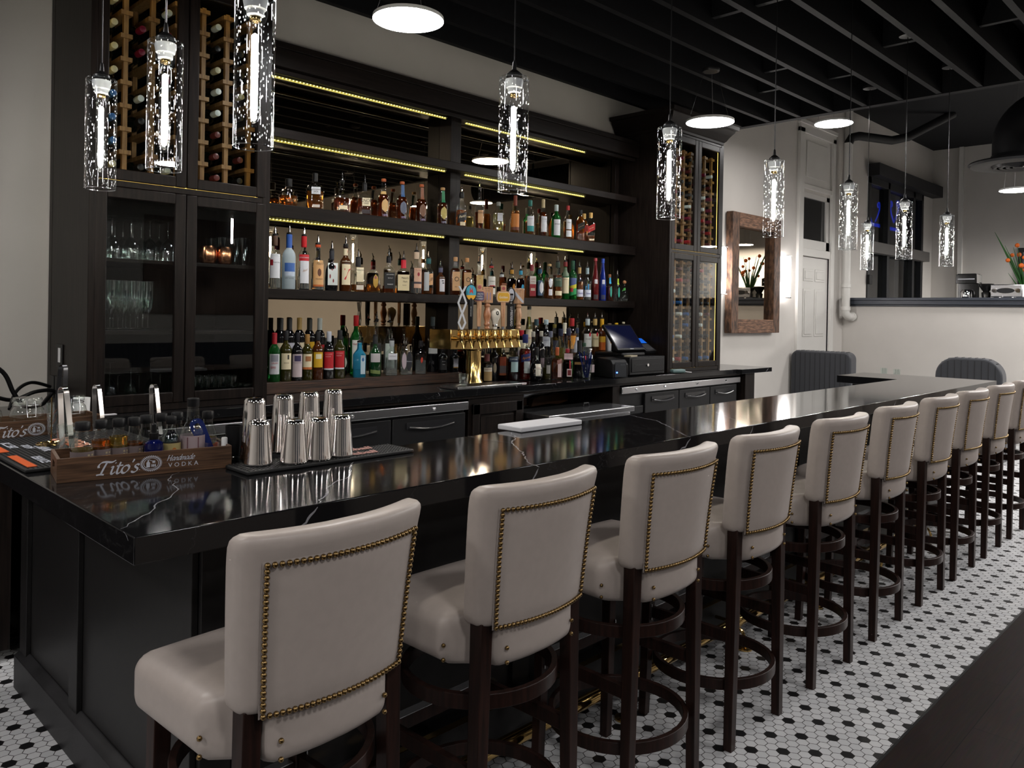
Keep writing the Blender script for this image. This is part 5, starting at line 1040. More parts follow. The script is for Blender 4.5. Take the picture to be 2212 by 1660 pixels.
def glyphs():
    G = {}
    G['T'] = ([[1.25, (.05, .55), (.0, .72), (.12, .92), (.4, .97), (.85, .92), (1.1, 1.05)], [1.4, (.52, .95), (.42, .5), (.36, .12), (.32, .02)], [1.0, (.05, .0), (.3, .03), (.58, .0)]], .92)
    G['i'] = ([[(.0, .5), (.14, .62)], [1.2, (.16, .6), (.13, .2), (.17, .03), (.28, .02), (.40, .16)], [1.3, (.20, .80), (.27, .87)]], .40)
    G['t'] = ([[1.2, (.18, .88), (.13, .4), (.14, .1), (.22, .0), (.34, .05), (.42, .16)], [1.0, (-.02, .58), (.2, .60), (.42, .62)]], .42)
    G['o'] = ([[1.2, (.30, .60), (.08, .48), (.02, .22), (.14, .02), (.32, .02), (.48, .22), (.48, .46), (.30, .60)]], .56)
    G['s'] = ([[1.1, (.40, .52), (.28, .60), (.14, .54), (.16, .40), (.34, .28), (.36, .12), (.22, .0), (.04, .02), (.0, .12)]], .46)
    G["'"] = ([[1.2, (.12, 1.02), (.10, .90), (.05, .78)]], .22)
    G['.'] = ([[1.3, (.02, .03), (.07, .05)]], .2)
    G['H'] = ([[1.3, (.12, .92), (.10, .5), (.08, .1), (.0, .0)], [1.3, (.66, .98), (.60, .5), (.58, .1), (.66, .0)], [(.10, .48), (.35, .50), (.62, .52)], [(.0, .86), (.12, .96), (.25, .90)]], .80)
    G['a'] = ([[1.15, (.40, .56), (.2, .60), (.04, .36), (.06, .06), (.2, .04), (.38, .3), (.42, .58)], [1.1, (.42, .58), (.38, .16), (.42, .02), (.54, .12)]], .56)
    G['n'] = ([[1.1, (.04, .58), (.03, .3), (.0, .0)], [1.1, (.03, .34), (.22, .58), (.36, .5), (.32, .14), (.38, .02), (.48, .12)]], .52)
    G['d'] = ([[1.15, (.40, .54), (.2, .60), (.04, .36), (.06, .06), (.2, .04), (.38, .3)], [1.15, (.50, 1.0), (.42, .5), (.38, .12), (.42, .02), (.54, .12)]], .56)
    G['m'] = ([[1.1, (.04, .58), (.03, .3), (.0, .0)], [1.1, (.03, .34), (.2, .58), (.30, .5), (.28, .2), (.26, .0)], [1.1, (.29, .34), (.46, .58), (.58, .5), (.55, .14), (.6, .02), (.70, .12)]], .74)
    G['e'] = ([[1.1, (.04, .28), (.36, .36), (.34, .56), (.16, .58), (.03, .34), (.06, .08), (.22, .0), (.42, .14)]], .46)
    return G
GLY = glyphs()
def script(b, s, x, z, h, w, fn):
    for ch in s:
        st, adv = GLY[ch]
        for k in st:
            f = k[0] if isinstance(k[0], (int, float)) else 1; pts = k[1:] if isinstance(k[0], (int, float)) else k
            cal(b, [[f]+[(x+(u+.32*v)*h, z+v*h) for u, v in pts]], w, fn)
        x += adv*h
    return x
PAINT = pbr('crate_white_print', (.60, .62, .70), .6)
def crate(label, loc, rz):
    t = thing('wooden_crate', label, 'crate', loc, rz); Lc, D, Hc, w = .435, .172, .062, .008
    b = MB(); b.box(0, Lc, 0, w, 0, Hc); b.box(0, Lc, D-w, D, 0, Hc); b.box(w*.2, Lc-w*.2, w, D-w, 0, .006)
    for x in (0, Lc-w):   # ends with a hand slot
        for q in ((w, .055, 0, Hc), (D-.055, D-w, 0, Hc), (.055, D-.055, 0, .024), (.055, D-.055, .046, Hc)): b.box(x, x+w, q[0], q[1], q[2], q[3])
    b.build('box', WALNUT, t)
    fn = lambda u, v: Vector((u, -.0007, v))
    b = MB(); script(b, "Tito's", .088, .012, .034, .0052, fn); cal(b, [[(.193, .0165), (.1945, .018)]], .006, fn); b.build('lettering', PAINT, t)
    b = MB(); script(b, 'Handmade', .262, .034, .0150, .0022, fn); b.build('lettering', PAINT, t)
    text('lettering', 'V O D K A', .0165, PAINT, t, lambda u, v: Vector((.305+u*1.05, -.0007, .0215+v)), sx=.98)
    b = MB(); cx, cz = .2225, .031
    def el(r0, r1, n=48, tooth=0):
        for i in range(n):
            P = []
            for a, k in ((i, 0), (i+1, 0), (i+1, 1), (i, 1)):
                th = 2*pi*a/n; r = r1 if k else r0
                P.append(b.bm.verts.new((cx+r*cos(th)*.0255, -.0007, cz+r*sin(th)*.020)))
            if not tooth or i % 2: b.face(P)
    el(.93, 1.08, 72, 1); el(.86, .93); el(.70, .76)
    b.prism([(cx-.012, cz-.010), (cx-.003, cz-.010), (cx-.003, cz+.002), (cx-.006, cz+.006), (cx-.006, cz+.010), (cx-.009, cz+.010), (cx-.009, cz+.006), (cx-.012, cz+.002)], -.0009, -.0005, 'y')
    b.prism([(cx-.006, cz+.010), (cx+.006, cz+.004), (cx+.006, cz+.0055), (cx-.006, cz+.0115)], -.0009, -.0005, 'y')
    b.box(cx+.003, cx+.010, -.0009, -.0005, cz+.001, cz+.007)
    for i in range(3): b.prism([(cx+.002+.004*i+.0016*cos(2*pi*k/12), cz-.006+.0042*sin(2*pi*k/12)) for k in range(12)], -.0009, -.0005, 'y')
    b.build('emblem', PAINT, t); return t
c0 = at(122, 1046, 2, ZB); c1 = at(493, 1011, 2, ZB); CA = math.atan2(c1.y-c0.y, c1.x-c0.x)
cr1 = crate('long walnut crate with white script lettering near the bar corner, holding small bottles', (c0.x, c0.y, ZB+.0006), CA)
cr2 = crate('walnut crate with white script lettering farther along the bar return, holding glass jars', (.565, 3.05, ZB+.0006), 0)
def inC(u, v, z=.0075): # a spot inside the near crate
    return Vector((c0.x+u*cos(CA)-v*sin(CA), c0.y+u*sin(CA)+v*cos(CA), ZB+z))
def bitters(u, v, lqn, lab, fill=.5, h=.142, r=.0245):
    p = inC(u, v); t = thing('bitters_bottle', lab, 'bottle', p, 0, 'small bitters bottles in the crate')
    pr = [(r*.95, 0), (r, .004), (r, h*.48), (r*.92, h*.58), (r*.58, h*.74), (r*.54, h*.86)]
    b = MB(); b.lathe(pr, 22); b.build('body', GL['clear'], t)
    b = MB(); b.lathe([(r*.9, .004), (r*.93, h*.3), (r*.93, h*fill)], 20); b.build('liquid', LQ[lqn], t)
    b = MB(); b.lathe([(r*.64, h*.84), (r*.66, h*.86), (r*.66, h*.985), (r*.6, h)], 18); b.build('cap', BLACKP, t)
    b = MB(); b.lathe([(r+.0006, .008), (r+.0006, h*.46)], 22, cap=(False, False)); b.build('label', pbr('bitters_label', (.16, .125, .125), .6), t)
    b = MB(); a0 = -1.75
    for i in range(2):
        for j in range(3):
            for dx in (0, .0035):
                a = a0+.34+i*.36+dx*60*.005; z = h*.46-.012-.008*j; R = r+.0012
                b.face([Vector((R*cos(a+q), R*sin(a+q), z+w)) for q, w in ((0, 0), (.2, 0), (.2, .005), (0, .005))])
    b.build('dots', col('#a89a7c'), t)
bitters(.062, .045, 'gold', 'bitters bottle with pale golden contents, leftmost of the front row in the crate', .50, .142, .028)
bitters(.108, .062, 'orange', 'bitters bottle with deep orange contents, second in the crate', .62)
bitters(.152, .070, 'gold', 'bitters bottle with yellow contents, third in the crate', .66)
bitters(.192, .078, 'amber', 'bitters bottle with amber contents, fourth in the crate', .52)
bitters(.228, .110, 'clear', 'bitters bottle with a black cap behind the cobalt dropper bottle', .4)
bitters(.272, .131, 'clear', 'bitters bottle with a black cap behind the dark bitters with yellow label', .4)
bitters(.316, .138, 'clear', 'bitters bottle with a black cap behind the tall clear bottle, left of it', .4)
bitters(.400, .128, 'gold', 'bitters bottle with a little yellow liquid right of the tall clear bottle', .46)
p = inC(.238, .052); t = thing('dropper_bottle', 'cobalt blue bottle with a black dropper cap in the crate', 'bottle', p, CA)
b = MB(); b.lathe([(.024, 0), (.0255, .004), (.0255, .060), (.023, .072), (.010, .082)], 22); b.build('body', pbr('cobalt_glass', (.004, .008, .09), .06, trans=.3), t)
b = MB(); b.lathe([(.011, .08), (.012, .083), (.012, .098), (.007, .100), (.0065, .122), (.003, .126)], 14); b.build('dropper', BLACKP, t)
b = MB(); b.lathe([(.0260, .004), (.0260, .05)], 22, cap=(False, False)); 
for f in list(b.bm.faces):
    if not (f.calc_center_median().y < -.004 and f.calc_center_median().x < -.002): b.bm.faces.remove(f)
b.build('label', col('#a89aa8'), t)
p = inC(.287, .075); t = thing('bitters_bottle', 'dark bitters bottle with a yellow label and square black cap in the crate', 'bottle', p, CA)
b = MB(); b.lathe([(.024, 0), (.0255, .004), (.0255, .068), (.021, .082), (.0125, .096), (.0115, .122)], 22); b.build('body', GL['clear'], t)
b = MB(); b.lathe([(.0235, .004), (.024, .066), (.02, .080), (.0115, .094), (.0110, .10)], 20); b.build('liquid', LQ['cola'], t)
b = MB(); b.lathe([(.0135, .118), (.0145, .12), (.0145, .138), (.013, .140)], 16); b.build('cap', BLACKP, t)
b = MB(); b.lathe([(.0262, .008), (.0262, .066)], 22, cap=(False, False)); b.build('label', col('#a89a68'), t)
b = MB(); b.prism([(.006*cos(2*pi*i/14)+.004, .046+.008*sin(2*pi*i/14)) for i in range(14)], -.0275, -.0264, 'y', col('#b06a30')); b.box(-.008, .014, -.0275, -.0264, .027, .030, BLACKP); b.build('emblem', None, t)
p = inC(.348, .085); t = thing('syrup_bottle', 'tall clear bottle with a sloping neck and pale pink label in the crate', 'bottle', p, CA)
b = MB(); b.lathe([(.032, 0), (.0335, .004), (.0335, .085), (.028, .10), (.0185, .118), (.0155, .165)], 24); b.build('body', GL['clear'], t)
b = MB(); b.lathe([(.0165, .163), (.017, .166), (.017, .185), (.015, .187)], 16); b.build('cap', BLACKP, t)
b = MB(); b.lathe([(.0341, .01), (.0341, .082)], 24, cap=(False, False)); b.build('label', col('#a8979c'), t)
for k in (-1.35, -2.2):
    b = MB(); b.box(-.0004, .0004, -.001, .001, .014, .078); o = b.build('label_line', col('#6a3a44'), t); o.location = (.0347*cos(k), .0347*sin(k), 0); o.rotation_euler = (0, 0, k)
b = MB(); fnb = Matrix.Translation(inC(.402, .070, .012)) @ Matrix.Rotation(CA, 4, 'Z') @ Matrix.Rotation(radians(-24), 4, 'Y')
P = [(.012*cos(a), .012*sin(a)) for a in [0]]
t = thing('bottle_opener', 'dark blue flat bar blade opener leaning in the crate', 'opener', (0, 0, 0))
b = MB()
out = [(-.014, 0), (.014, 0), (.020, .10)]+[(.020*cos(pi*i/10), .115+.020*sin(pi*i/10)) for i in range(11)]+[(-.020, .10)]
hole = [(.008*cos(2*pi*i/16), .112+.009*sin(2*pi*i/16)) for i in range(16)]
for y0 in (-.0012, .0012):
    ov = [b.bm.verts.new(fnb @ Vector((u, y0, v))) for u, v in out]; hv = [b.bm.verts.new(fnb @ Vector((u, y0, v))) for u, v in hole]
    es = [b.bm.edges.new((V[i], V[(i+1) % len(V)])) for V in (ov, hv) for i in range(len(V))]
    bmesh.ops.triangle_fill(b.bm, edges=es, use_beauty=True)
    if y0 < 0: o0 = ov
b.bridge(o0, ov); b.build('blade', pbr('blue_vinyl', (.008, .02, .13), .25), t)
p = inC(.425, .04); b = MB(); b.lathe([(.010, 0), (.010, .030), (.0085, .031), (.0085, .072), (.007, .074)], 16); tag(b.build('lip_balm', WHITEP, loc=p), 'white capped stick standing at the far end of the crate', 'stick')
tumbler('small_glass', 'small glass holding the blue opener in the crate', inC(.398, .060), .022, .06)
p = inC(.420, .10); t = thing('wrapped_candy', 'bundle of clear wrapped sweets with an orange patch at the far end of the crate', 'sweets', p)
R2 = random.Random(5)
for i in range(5):
    b = MB(); b.rbox(.016, .013, .010, .006, 3, warp=lambda w: w*(1+.12*sin(w.x*300+w.z*200)), c=(R2.uniform(-.008, .006), R2.uniform(-.03, .02), .012+.014*i)); b.build('sweet', GL['clear'] if i != 2 else pbr('orange_sweet', (.6, .09, .02), .3), t)
# far crate: jars
def jar(x, lab, r=.052, h=.125):
    t = thing('clip_top_jar', lab, 'jar', (x, 3.137, ZB+.0075))
    b = MB(); b.lathe([(r*.92, 0), (r, .006), (r, h*.55), (r*.93, h*.68), (r*.78, h*.76), (r*.78, h*.82)], 28); b.build('body', GLASSW, t)
    b = MB(); b.lathe([(r*.83, h*.84), (r*.86, h*.86), (r*.86, h*.94), (r*.80, h), (r*.3, h*.985)], 28); b.build('lid', GLASSW, t)
    b = MB(); b.tube([(r*.81*cos(2*pi*i/24), r*.81*sin(2*pi*i/24), h*.80) for i in range(24)], .0014, 6, closed=True); b.tube([(-.012, -r*.84, h*.92), (-.014, -r*.95, h*.72), (-.012, -r*1.04, h*.5), (.012, -r*1.04, h*.5), (.014, -r*.95, h*.72), (.012, -r*.84, h*.92)], .0014, 6); b.build('wire_clip', STEEL, t)
jar(.655, 'clip-top glass jar in the far crate, at the picture edge', .05); jar(.78, 'clip-top glass jar in the middle of the far crate', .054); jar(.92, 'clip-top glass jar in the far crate, nearest the cabinet', .05)
b = MB(); b.lathe([(.026, 0), (.03, .10), (.0285, .10), (.025, .004)], 20, cap=(True, False)); tag(b.build('paper_cup', WHITEP, loc=(1.01, 3.32, ZB+.0006)), 'white paper cup behind the glass jars', 'cup')
def tongs(label, loc, ry, rz, Lh=.2, r=.012, m=SHAKER):
    b = MB(); M = Matrix.Translation(loc) @ Matrix.Rotation(rz, 4, 'Z') @ Matrix.Rotation(ry, 4, 'Y')
    P = [(-.019, 0), (-.017, Lh*.3), (-r*1.1, Lh*.75)]+[(-r*cos(pi*i/8), Lh*.86+.02*sin(pi*i/8)) for i in range(9)]+[(r*1.1, Lh*.75), (.017, Lh*.3), (.019, 0)]
    W = .0095; prev = None
    for x, z in P:
        c = Vector((x, 0, z)); q = [b.bm.verts.new(M @ Vector((x, s*W, z))) for s in (-1, 1)]; q += [b.bm.verts.new(M @ Vector((x*.93, s*W, z-.0012))) for s in (1, -1)]
        if prev: b.bridge(prev, q)
        else: b.face(q)
        prev = q
    b.face(prev); tag(b.build('ice_tongs', m, ang=60), label, 'tongs')
TG1 = at(146, 982, 2, ZB+.0131); TG2 = at(128, 941, 2, ZB+.0131); TG3 = at(214, 938, 2, ZB); TG4 = at(338, 940, 2, ZB)
tumbler('tongs_glass', 'tall clear glass holding steel tongs in front of the near crate end', (TG1.x, TG1.y, ZB+.0131), .03, .09)
tongs('polished steel tongs standing in a glass just behind the near crate', (TG1.x, TG1.y, ZB+.018), radians(-6), radians(-62), .205)
tumbler('tongs_glass', 'clear glass with dark tongs in front of the far crate', (TG2.x, TG2.y, ZB+.0131), .04, .11)
tongs('dark steel tongs standing in the glass by the far crate', (TG2.x, TG2.y, ZB+.02), radians(3), radians(-60), .25, .012, pbr('dark_steel', (.08, .08, .085), .25, metal=1))
tongs('steel tongs leaning behind the near crate between its bottles and the far crate', (TG3.x, TG3.y, ZB+.0135), radians(-5), radians(-62), .165)
tongs('steel tongs standing behind the dark bitters with the yellow label', (TG4.x, TG4.y, ZB+.002), radians(-5), radians(-62), .185)
# mats
def mat_(label, x0, x1, y0, y1, z, extra):
    t = thing('bar_mat', label, 'bar mat', (0, 0, z)); b = MB(); b.box(x0, x1, y0, y1, .0006, .011); b.build('base', RUBBER, t, bevel=.003)
    b = MB(); n = int((x1-x0)/.012); m = int((y1-y0)/.012)
    for i in range(n):
        for j in range(m): b.box(x0+.008+.012*i, x0+.012+.012*i, y0+.008+.012*j, y0+.012+.012*j, .011, .0125)
    b.build('rubber_nubs', RUBBER, t, smooth=False); extra(t, .0128); return t
def ex1(t, z):
    b = MB(); b.box(.612, .636, 2.45, 2.66, z-.001, z+.0008, col('#c8541c')); b.box(.612, .636, 2.74, 3.0, z-.001, z+.0008, col('#c8541c')); b.box(.80, .815, 2.70, 2.80, z-.001, z+.0008, col('#c8541c')); b.box(.95, .965, 2.6, 2.66, z-.001, z+.0008, col('#c8541c')); b.build('orange_bars', None, t)
    q = lambda x, y: (lambda u, v: Vector((x-v, y-u*1, z+.0006)))
    for s, x, y, sz in (('SERVICE', .672, 2.55, .034), ('BITTERS', .665, 2.86, .034), ('SODA', .70, 2.80, .03), ('DRINK', .73, 2.74, .04)): text('lettering', s, sz, col('#b8bcc8'), t, q(x, y), bold=.001)
    text('lettering', 'Bitters', .10, col('#c88a74'), t, q(.83, 2.80), .3, .002)
mat_('black rubber bar mat with orange bars and white words along the bar return', .600, 1.05, 2.425, 3.03, ZB, ex1)
def ex2(t, z):
    text('lettering', 'Fireball', .055, col('#b08078'), t, lambda u, v: Vector((1.405+u*.9, 2.055+v, z+.0006)), .3, .002); text('lettering', 'Fireball', .055, col('#b08078'), t, lambda u, v: Vector((1.43+u*.9, 2.12+v, z+.0006)), .3, .002)
mat_('long black rubber bar mat under the shaker tins', 1.03, 1.60, 2.016, 2.15, ZB, ex2)
# shaker tins, upside down in two rows
def tin(x, y, lab, h=.135, first=[None]):
    if first[0] is None:
        b = MB(); b.lathe([(.0455, 0), (.0462, .002), (.0455, .006), (.0435, .02), (.0345, .122), (.0335, .130), (.029, .135), (.02, .1335), (.001, .133)], 40, cap=(False, True)); first[0] = o = b.build('shaker_tin', SHAKER, ang=50)
    else: o = first[0].copy(); C.objects.link(o)
    o.location = (x, y, ZB+.0131); o.scale = (.88, .88, h/.135); tag(o, lab, 'shaker', 'upturned shaker tins on the bar mat')
nm = ('leftmost', 'second', 'third', 'rightmost')
for i in range(4):
    p = at((561, 638, 690, 738)[i], (1004, 1000, 993, 985)[i], 2, ZB+.012); tin(p.x, p.y+.008, f'short steel shaker tin upturned in the front row, {nm[i]}' + (' from the crate' if i in (1, 2) else ''), .122)
    p = at((549, 611, 667, 719)[i], (992, 978, 968, 958)[i], 2, ZB+.012); tin(p.x, p.y+.002, f'tall steel shaker tin upturned in the back row, {nm[i]}' + (' from the crate' if i in (1, 2) else ''), .178)
t = thing('straw_caddy', 'small black caddy with a chrome rim between the crate and the shaker tins', 'caddy', (at(507, 997, 2, ZB).x, at(507, 997, 2, ZB).y+.01, ZB+.0006))
b = MB(); b.lathe([(.021, 0), (.022, .006), (.024, .105), (.022, .105), (.02, .01)], 22, cap=(True, False)); b.build('cup', BLACKP, t); b = MB(); b.lathe([(.0225, .004), (.025, .006), (.025, .014), (.0225, .016)], 22, cap=(False, False)); b.build('chrome_band', CHROME, t)
p0, p1 = at(1093, 918, 2, ZB+.02), at(1262, 911, 2, ZB+.02)
b = MB(); b.box(2.17, 2.53, 2.085, 2.215, .0006, .020); tag(b.build('cutting_board', pbr('white_board', (.62, .62, .66), .45), loc=(0, 0, ZB), bevel=.004), 'white plastic cutting board on the inner edge of the bar', 'cutting board')
t = thing('brass_stand', 'thin brass spindle with a round wire base on the bar mat', 'spindle', (.765, 2.80, ZB+.0131))
b = MB(); 
for r in (.042, .034, .022): b.tube([(r*cos(2*pi*i/24), r*sin(2*pi*i/24), .004) for i in range(24)], .0022, 6, closed=True)
b.build('wire_base', BRASS, t); b = MB(); b.tube([(0, 0, .004), (0, 0, .15)], .002, 6); b.box(-.043, .043, -.0015, .0015, .002, .005); b.build('spike', BRASS, t)
b = MB(); b.box(0, .13, 0, .09, 0, .002); o = b.build('paper_slip', PAPER, loc=(1.20, 3.86, ZC+.0006)); o.rotation_euler = (0, 0, .1); tag(o, 'white paper slip lying on the dark back counter', 'paper')
# left edge: terminal and cables
t = thing('order_terminal', 'black order terminal with a tilted screen at the picture edge', 'terminal', (.52, 3.98, ZC+.0006))
b = MB(); b.box(-.12, .12, -.08, .10, 0, .03); b.box(-.08, .10, .0, .05, .03, .26); b.build('stand', BLACKP, t, bevel=.006)
R = Matrix.Translation((.0, -.02, .25)) @ Matrix.Rotation(radians(-35), 4, 'X'); b = MB(); b.box(-.17, .17, 0, .03, 0, .22, M=R); b.build('screen', BLACKP, t, bevel=.004)
b = MB()
b.tube(smooth([(.71, 4.05, 1.26), (.80, 4.05, 1.27), (.92, 4.1, 1.20), (.97, 4.12, 1.10), (1.02, 4.14, 1.035), (1.1, 4.2, 1.03), (1.15, 4.3, 1.04), (1.19, 4.33, 1.08)]), .010, 8)
b.tube(smooth([(.68, 4.12, 1.10), (.85, 4.16, 1.10), (.98, 4.2, 1.06), (1.08, 4.22, 1.09), (1.16, 4.26, 1.09), (1.19, 4.27, 1.07)]), .009, 8)
b.tube(smooth([(.66, 4.12, 1.22), (.68, 4.10, 1.15), (.74, 4.0, 1.03), (.9, 4.06, 1.02)]), .007, 8); b.tube(smooth([(.95, 4.1, 1.03), (1.0, 4.2, 1.10), (1.08, 4.28, 1.13), (1.18, 4.35, 1.10)]), .008, 8)
tag(b.build('power_cable', BLACKP), 'tangle of black cables between the order terminal and the cabinet outlets', 'cables')
# ------------------------------------------------------------------ bar stools
def make_stool():
    t = thing('bar_stool', '', 'bar stool', (0, 0, 0), 0, 'upholstered stools along the bar')
    # local: x along the bar, +y towards the bar; rear of the back at y = -.22
    def sw(w):
        x, y, z = w; q = min(1, max(0, (-y-.115)/.035)); q = q*q*(3-2*q); x *= 1-.34*q
        if y < -.05: y -= .022*(1-(x/.15)**2)*min(1, (-y-.05)/.12)
        y += .006
        if z > 0: z += .016*(1-(x/.24)**2)*(1-(y/.23)**2)
        return Vector((x, y, z))
    b = MB(); b.rbox(.222, .208, .062, .040, 14, warp=sw, c=(0, .0, .707)); b.build('seat', LEATHER, t, ang=80)
    zm, hz = .925, .172
    def bw(w, out=0):
        x, y, z = w; v = z/hz; x *= 1+.05*v; q = x/.215
        y += .050*q*q - .034 - .022*v*1.0 - .003*v*v
        if v > .6: y -= .008*((v-.6)/.4)**2
        z -= 0.0
        return Vector((x, y, z))
    b = MB(); b.rbox(.206, .035, hz, .026, 14, warp=bw, c=(0, -.182, zm)); bk = b.build('backrest', LEATHER, t, ang=80)
    # rear panel with welt and nail trim, following the same bend
    def rear(x, z, off):
        return bw(Vector((x, -.035-off, z-zm)))+Vector((0, -.182, zm))
    X0, Z0, Z1 = .168, .757, 1.043
    b = MB(); G = [[b.bm.verts.new(rear((-1+2*i/14)*X0*1.035, Z0-.006+(Z1+.012-Z0)*j/10, .0022+.0035*(0 < i < 14)*(0 < j < 10))) for i in range(15)] for j in range(11)]
    for A, B in zip(G, G[1:]):
        for i in range(14): b.face((A[i], A[i+1], B[i+1], B[i]))
    b.build('rear_panel', LEATHER, t, ang=80)
    b = MB(); P = []
    n = 28
    for i in range(n): P.append((-X0+2*X0*i/n, Z1))
    for i in range(25): P.append((X0, Z1-(Z1-Z0)*i/25))
    for i in range(n): P.append((X0-2*X0*i/n, Z0))
    for i in range(25): P.append((-X0, Z0+(Z1-Z0)*i/25))
    for x, z in P: b.sphere(rear(x, z, .0075), .0058, None, 8, 6)
    nails = []
    for sx in (-1, 1):
        for z in (.665, .70):
            for q in ((sx*.122, -.214, z), (sx*.2215, -.098, z)): nails.append(q)
    b.build('nailhead_trim', DBRASS, t)
    for q in nails: MB().sphere((0, 0, 0), .0055, None, 8, 6).build('nail_head', DBRASS, t, loc=q)
    
    def leg(x0, y0, x1, y1, zt, w=.021):
        b = MB()
        def q(x, y, z, w): return [b.bm.verts.new((x+a*w, y+c*w, z)) for a, c in ((-1, -1), (1, -1), (1, 1), (-1, 1))]
        zs = [0, .25, .5, zt]; rings = []
        for z in zs:
            k = z/zt; rings.append(q(x0+(x1-x0)*k, y0+(y1-y0)*(k**.7), z, w*(.8+.2*k)))
        for A, B in zip(rings, rings[1:]): b.bridge(A, B)
        b.face(rings[0][::-1]); b.face(rings[-1]); b.build('leg', LEGW, t, bevel=.002)
    for s in (-1, 1):
        leg(s*.180, -.170, s*.166, -.170, .765, .0195); leg(s*.180, .185, s*.172, .172, .66, .019)
    for z, r in ((.215, .222), (.555, .205)):
        b = MB(); n = 40
        prof = [(r-.009, z-.019), (r+.009, z-.019), (r+.009, z+.019), (r-.009, z+.019)]
        R = [[b.bm.verts.new((p[0]*cos(2*pi*i/n), p[0]*sin(2*pi*i/n)*.96, p[1])) for p in prof] for i in range(n)]
        for i in range(n): b.bridge(R[i], R[(i+1) % n])
        b.build('foot_ring' if z < .3 else 'seat_ring', LEGW, t, bevel=.002)
    for s in (-1, 1):
        b = MB(); b.box(s*.176-.010, s*.176+.010, -.165, .165, .37, .41); o = b.build('stretcher', LEGW, t, bevel=.002)
    b = MB(); b.box(-.16, .16, .165, .187, .36, .40); o = b.build('stretcher', LEGW, t, bevel=.002); b = MB(); b.box(-.15, .15, .160, .190, .4003, .4025); b.build('kick_plate', STEEL, o)
    b = MB()
    for s in (-1, 1):
        b.box(s*.186-.001*s-.0015, s*.186-.001*s+.0015, .152, .166, .36, .42)
    b.build('corner_bracket', STEEL, t); return t
sx = [.862, 1.462, 2.080, 2.672, 3.335, 4.005, 4.655, 5.245, 5.862, 6.495]
words = ['first bar stool from the end, nearest the crate', 'second bar stool from the near end of the bar', 'third bar stool from the near end, above the brass rail bracket', 'fourth bar stool from the near end of the bar', 'fifth bar stool from the near end of the bar', 'sixth bar stool from the near end of the bar', 'seventh bar stool from the near end of the bar', 'eighth bar stool from the near end of the bar', 'ninth bar stool from the near end of the bar', 'tenth bar stool, last before the far corner of the bar']
st = make_stool()
for i, x in enumerate(sx):
    o = st if i == 0 else dup(st)
    o.location = (x, 1.545+(.012 if i > 4 else 0), 0); o.rotation_euler = (0, 0, radians((3.0, 1.5, 0, .5, -1, 1, 0, -.5, .5, 0)[i])); o['label'] = 'taupe leather, '+words[i]
# ------------------------------------------------------------------ pendants
def make_pendant():
    t = thing('pendant_light', '', 'pendant lamp', (0, 0, 0), 0, 'seeded glass pendants over the bar')
    R, H = .0505, .389
    b = MB(); pr = [(R, 0), (R, H*.25), (R, H*.5), (R, H*.75), (R, H-.006), (R-.006, H), (.022, H+.001)]
    b.lathe(pr, 40, cap=(False, False)); g = b.build('glass_shade', PGLASS, t)
    b = MB(); b.lathe([(R+.0006, .0), (R+.0006, .0022), (R-.0022, .0022), (R-.0022, 0), (R+.0006, 0)], 40, cap=(False, False)); b.lathe([(R-.004, H-.0015), (R-.001, H-.004), (R-.0035, H-.0035)], 40, cap=(False, False)); b.build('glass_rim', thin('glass_rim', (.8, .85, .9), .45, .5), g)
    b = MB(); b.lathe([(.030, H-.008), (.031, H-.016), (.027, H-.036), (.022, H-.040), (.021, H-.052), (.015, H-.056)], 24); b.build('socket', pbr('milky_socket', (.62, .63, .64), .35), t)
    b = MB(); b.lathe([(.0135, H-.056), (.0145, H-.064), (.0135, H-.068)], 16); b.build('bulb_cap', BRASS, t)
    b = MB(); b.lathe([(.010, H-.068), (.0165, H-.09), (.0165, .085), (.012, .068), (.002, .062)], 20, cap=(False, False)); b.build('bulb_glass', thin('bulb_glass', (1, 1, 1), .05, .4), t)
    b = MB(); b.lathe([(.002, H-.098), (.0085, H-.104), (.0085, .098), (.002, .09)], 12); b.build('filament', BULB, t)
    b = MB(); b.lathe([(.028, H+.002), (.027, H+.010), (.016, H+.020), (.008, H+.026), (.0055, H+.050), (.003, H+.056)], 20); b.build('cap', BLACKM, t)
    b = MB(); b.tube([(0, 0, H+.05), (.001, .001, H+.5), (0, 0, 3.46-1.911)], .0026, 6); b.lathe([(.055, 3.40-1.911+.04), (.055, 3.40-1.911+.02), (.02, 3.40-1.911+.012)], 20); b.build('cord', BLACKM, t)
    return t
pd = make_pendant()
PL = [(.972, 1.9, 'seeded glass pendant nearest the camera, over the bar corner'), (1.913, 1.9, 'second seeded glass pendant along the bar, in front of the mirror shelves'), (2.853, 1.9, 'third seeded glass pendant along the bar, in front of the dark cabinet side'), (3.80, 1.9, 'fourth seeded glass pendant along the bar, by the timber mirror'), (4.745, 1.9, 'fifth seeded glass pendant along the bar, beside the drain pipe'), (5.688, 1.9, 'sixth seeded glass pendant along the bar, before the dark window'), (6.605, 1.9, 'seventh seeded glass pendant, last of the row along the bar'),
      (.957, 2.43, 'seeded glass pendant over the bar return, middle of the three nearest'), (.962, 3.0, 'seeded glass pendant over the bar return, closest to the greige wall'), (6.78, 2.555, 'seeded glass pendant over the far return of the bar')]
for i, (x, y, lb) in enumerate(PL):
    o = pd if i == 0 else dup(pd); o.location = (x, y, 1.911); o.rotation_euler = (0, 0, i*.9); o['label'] = lb
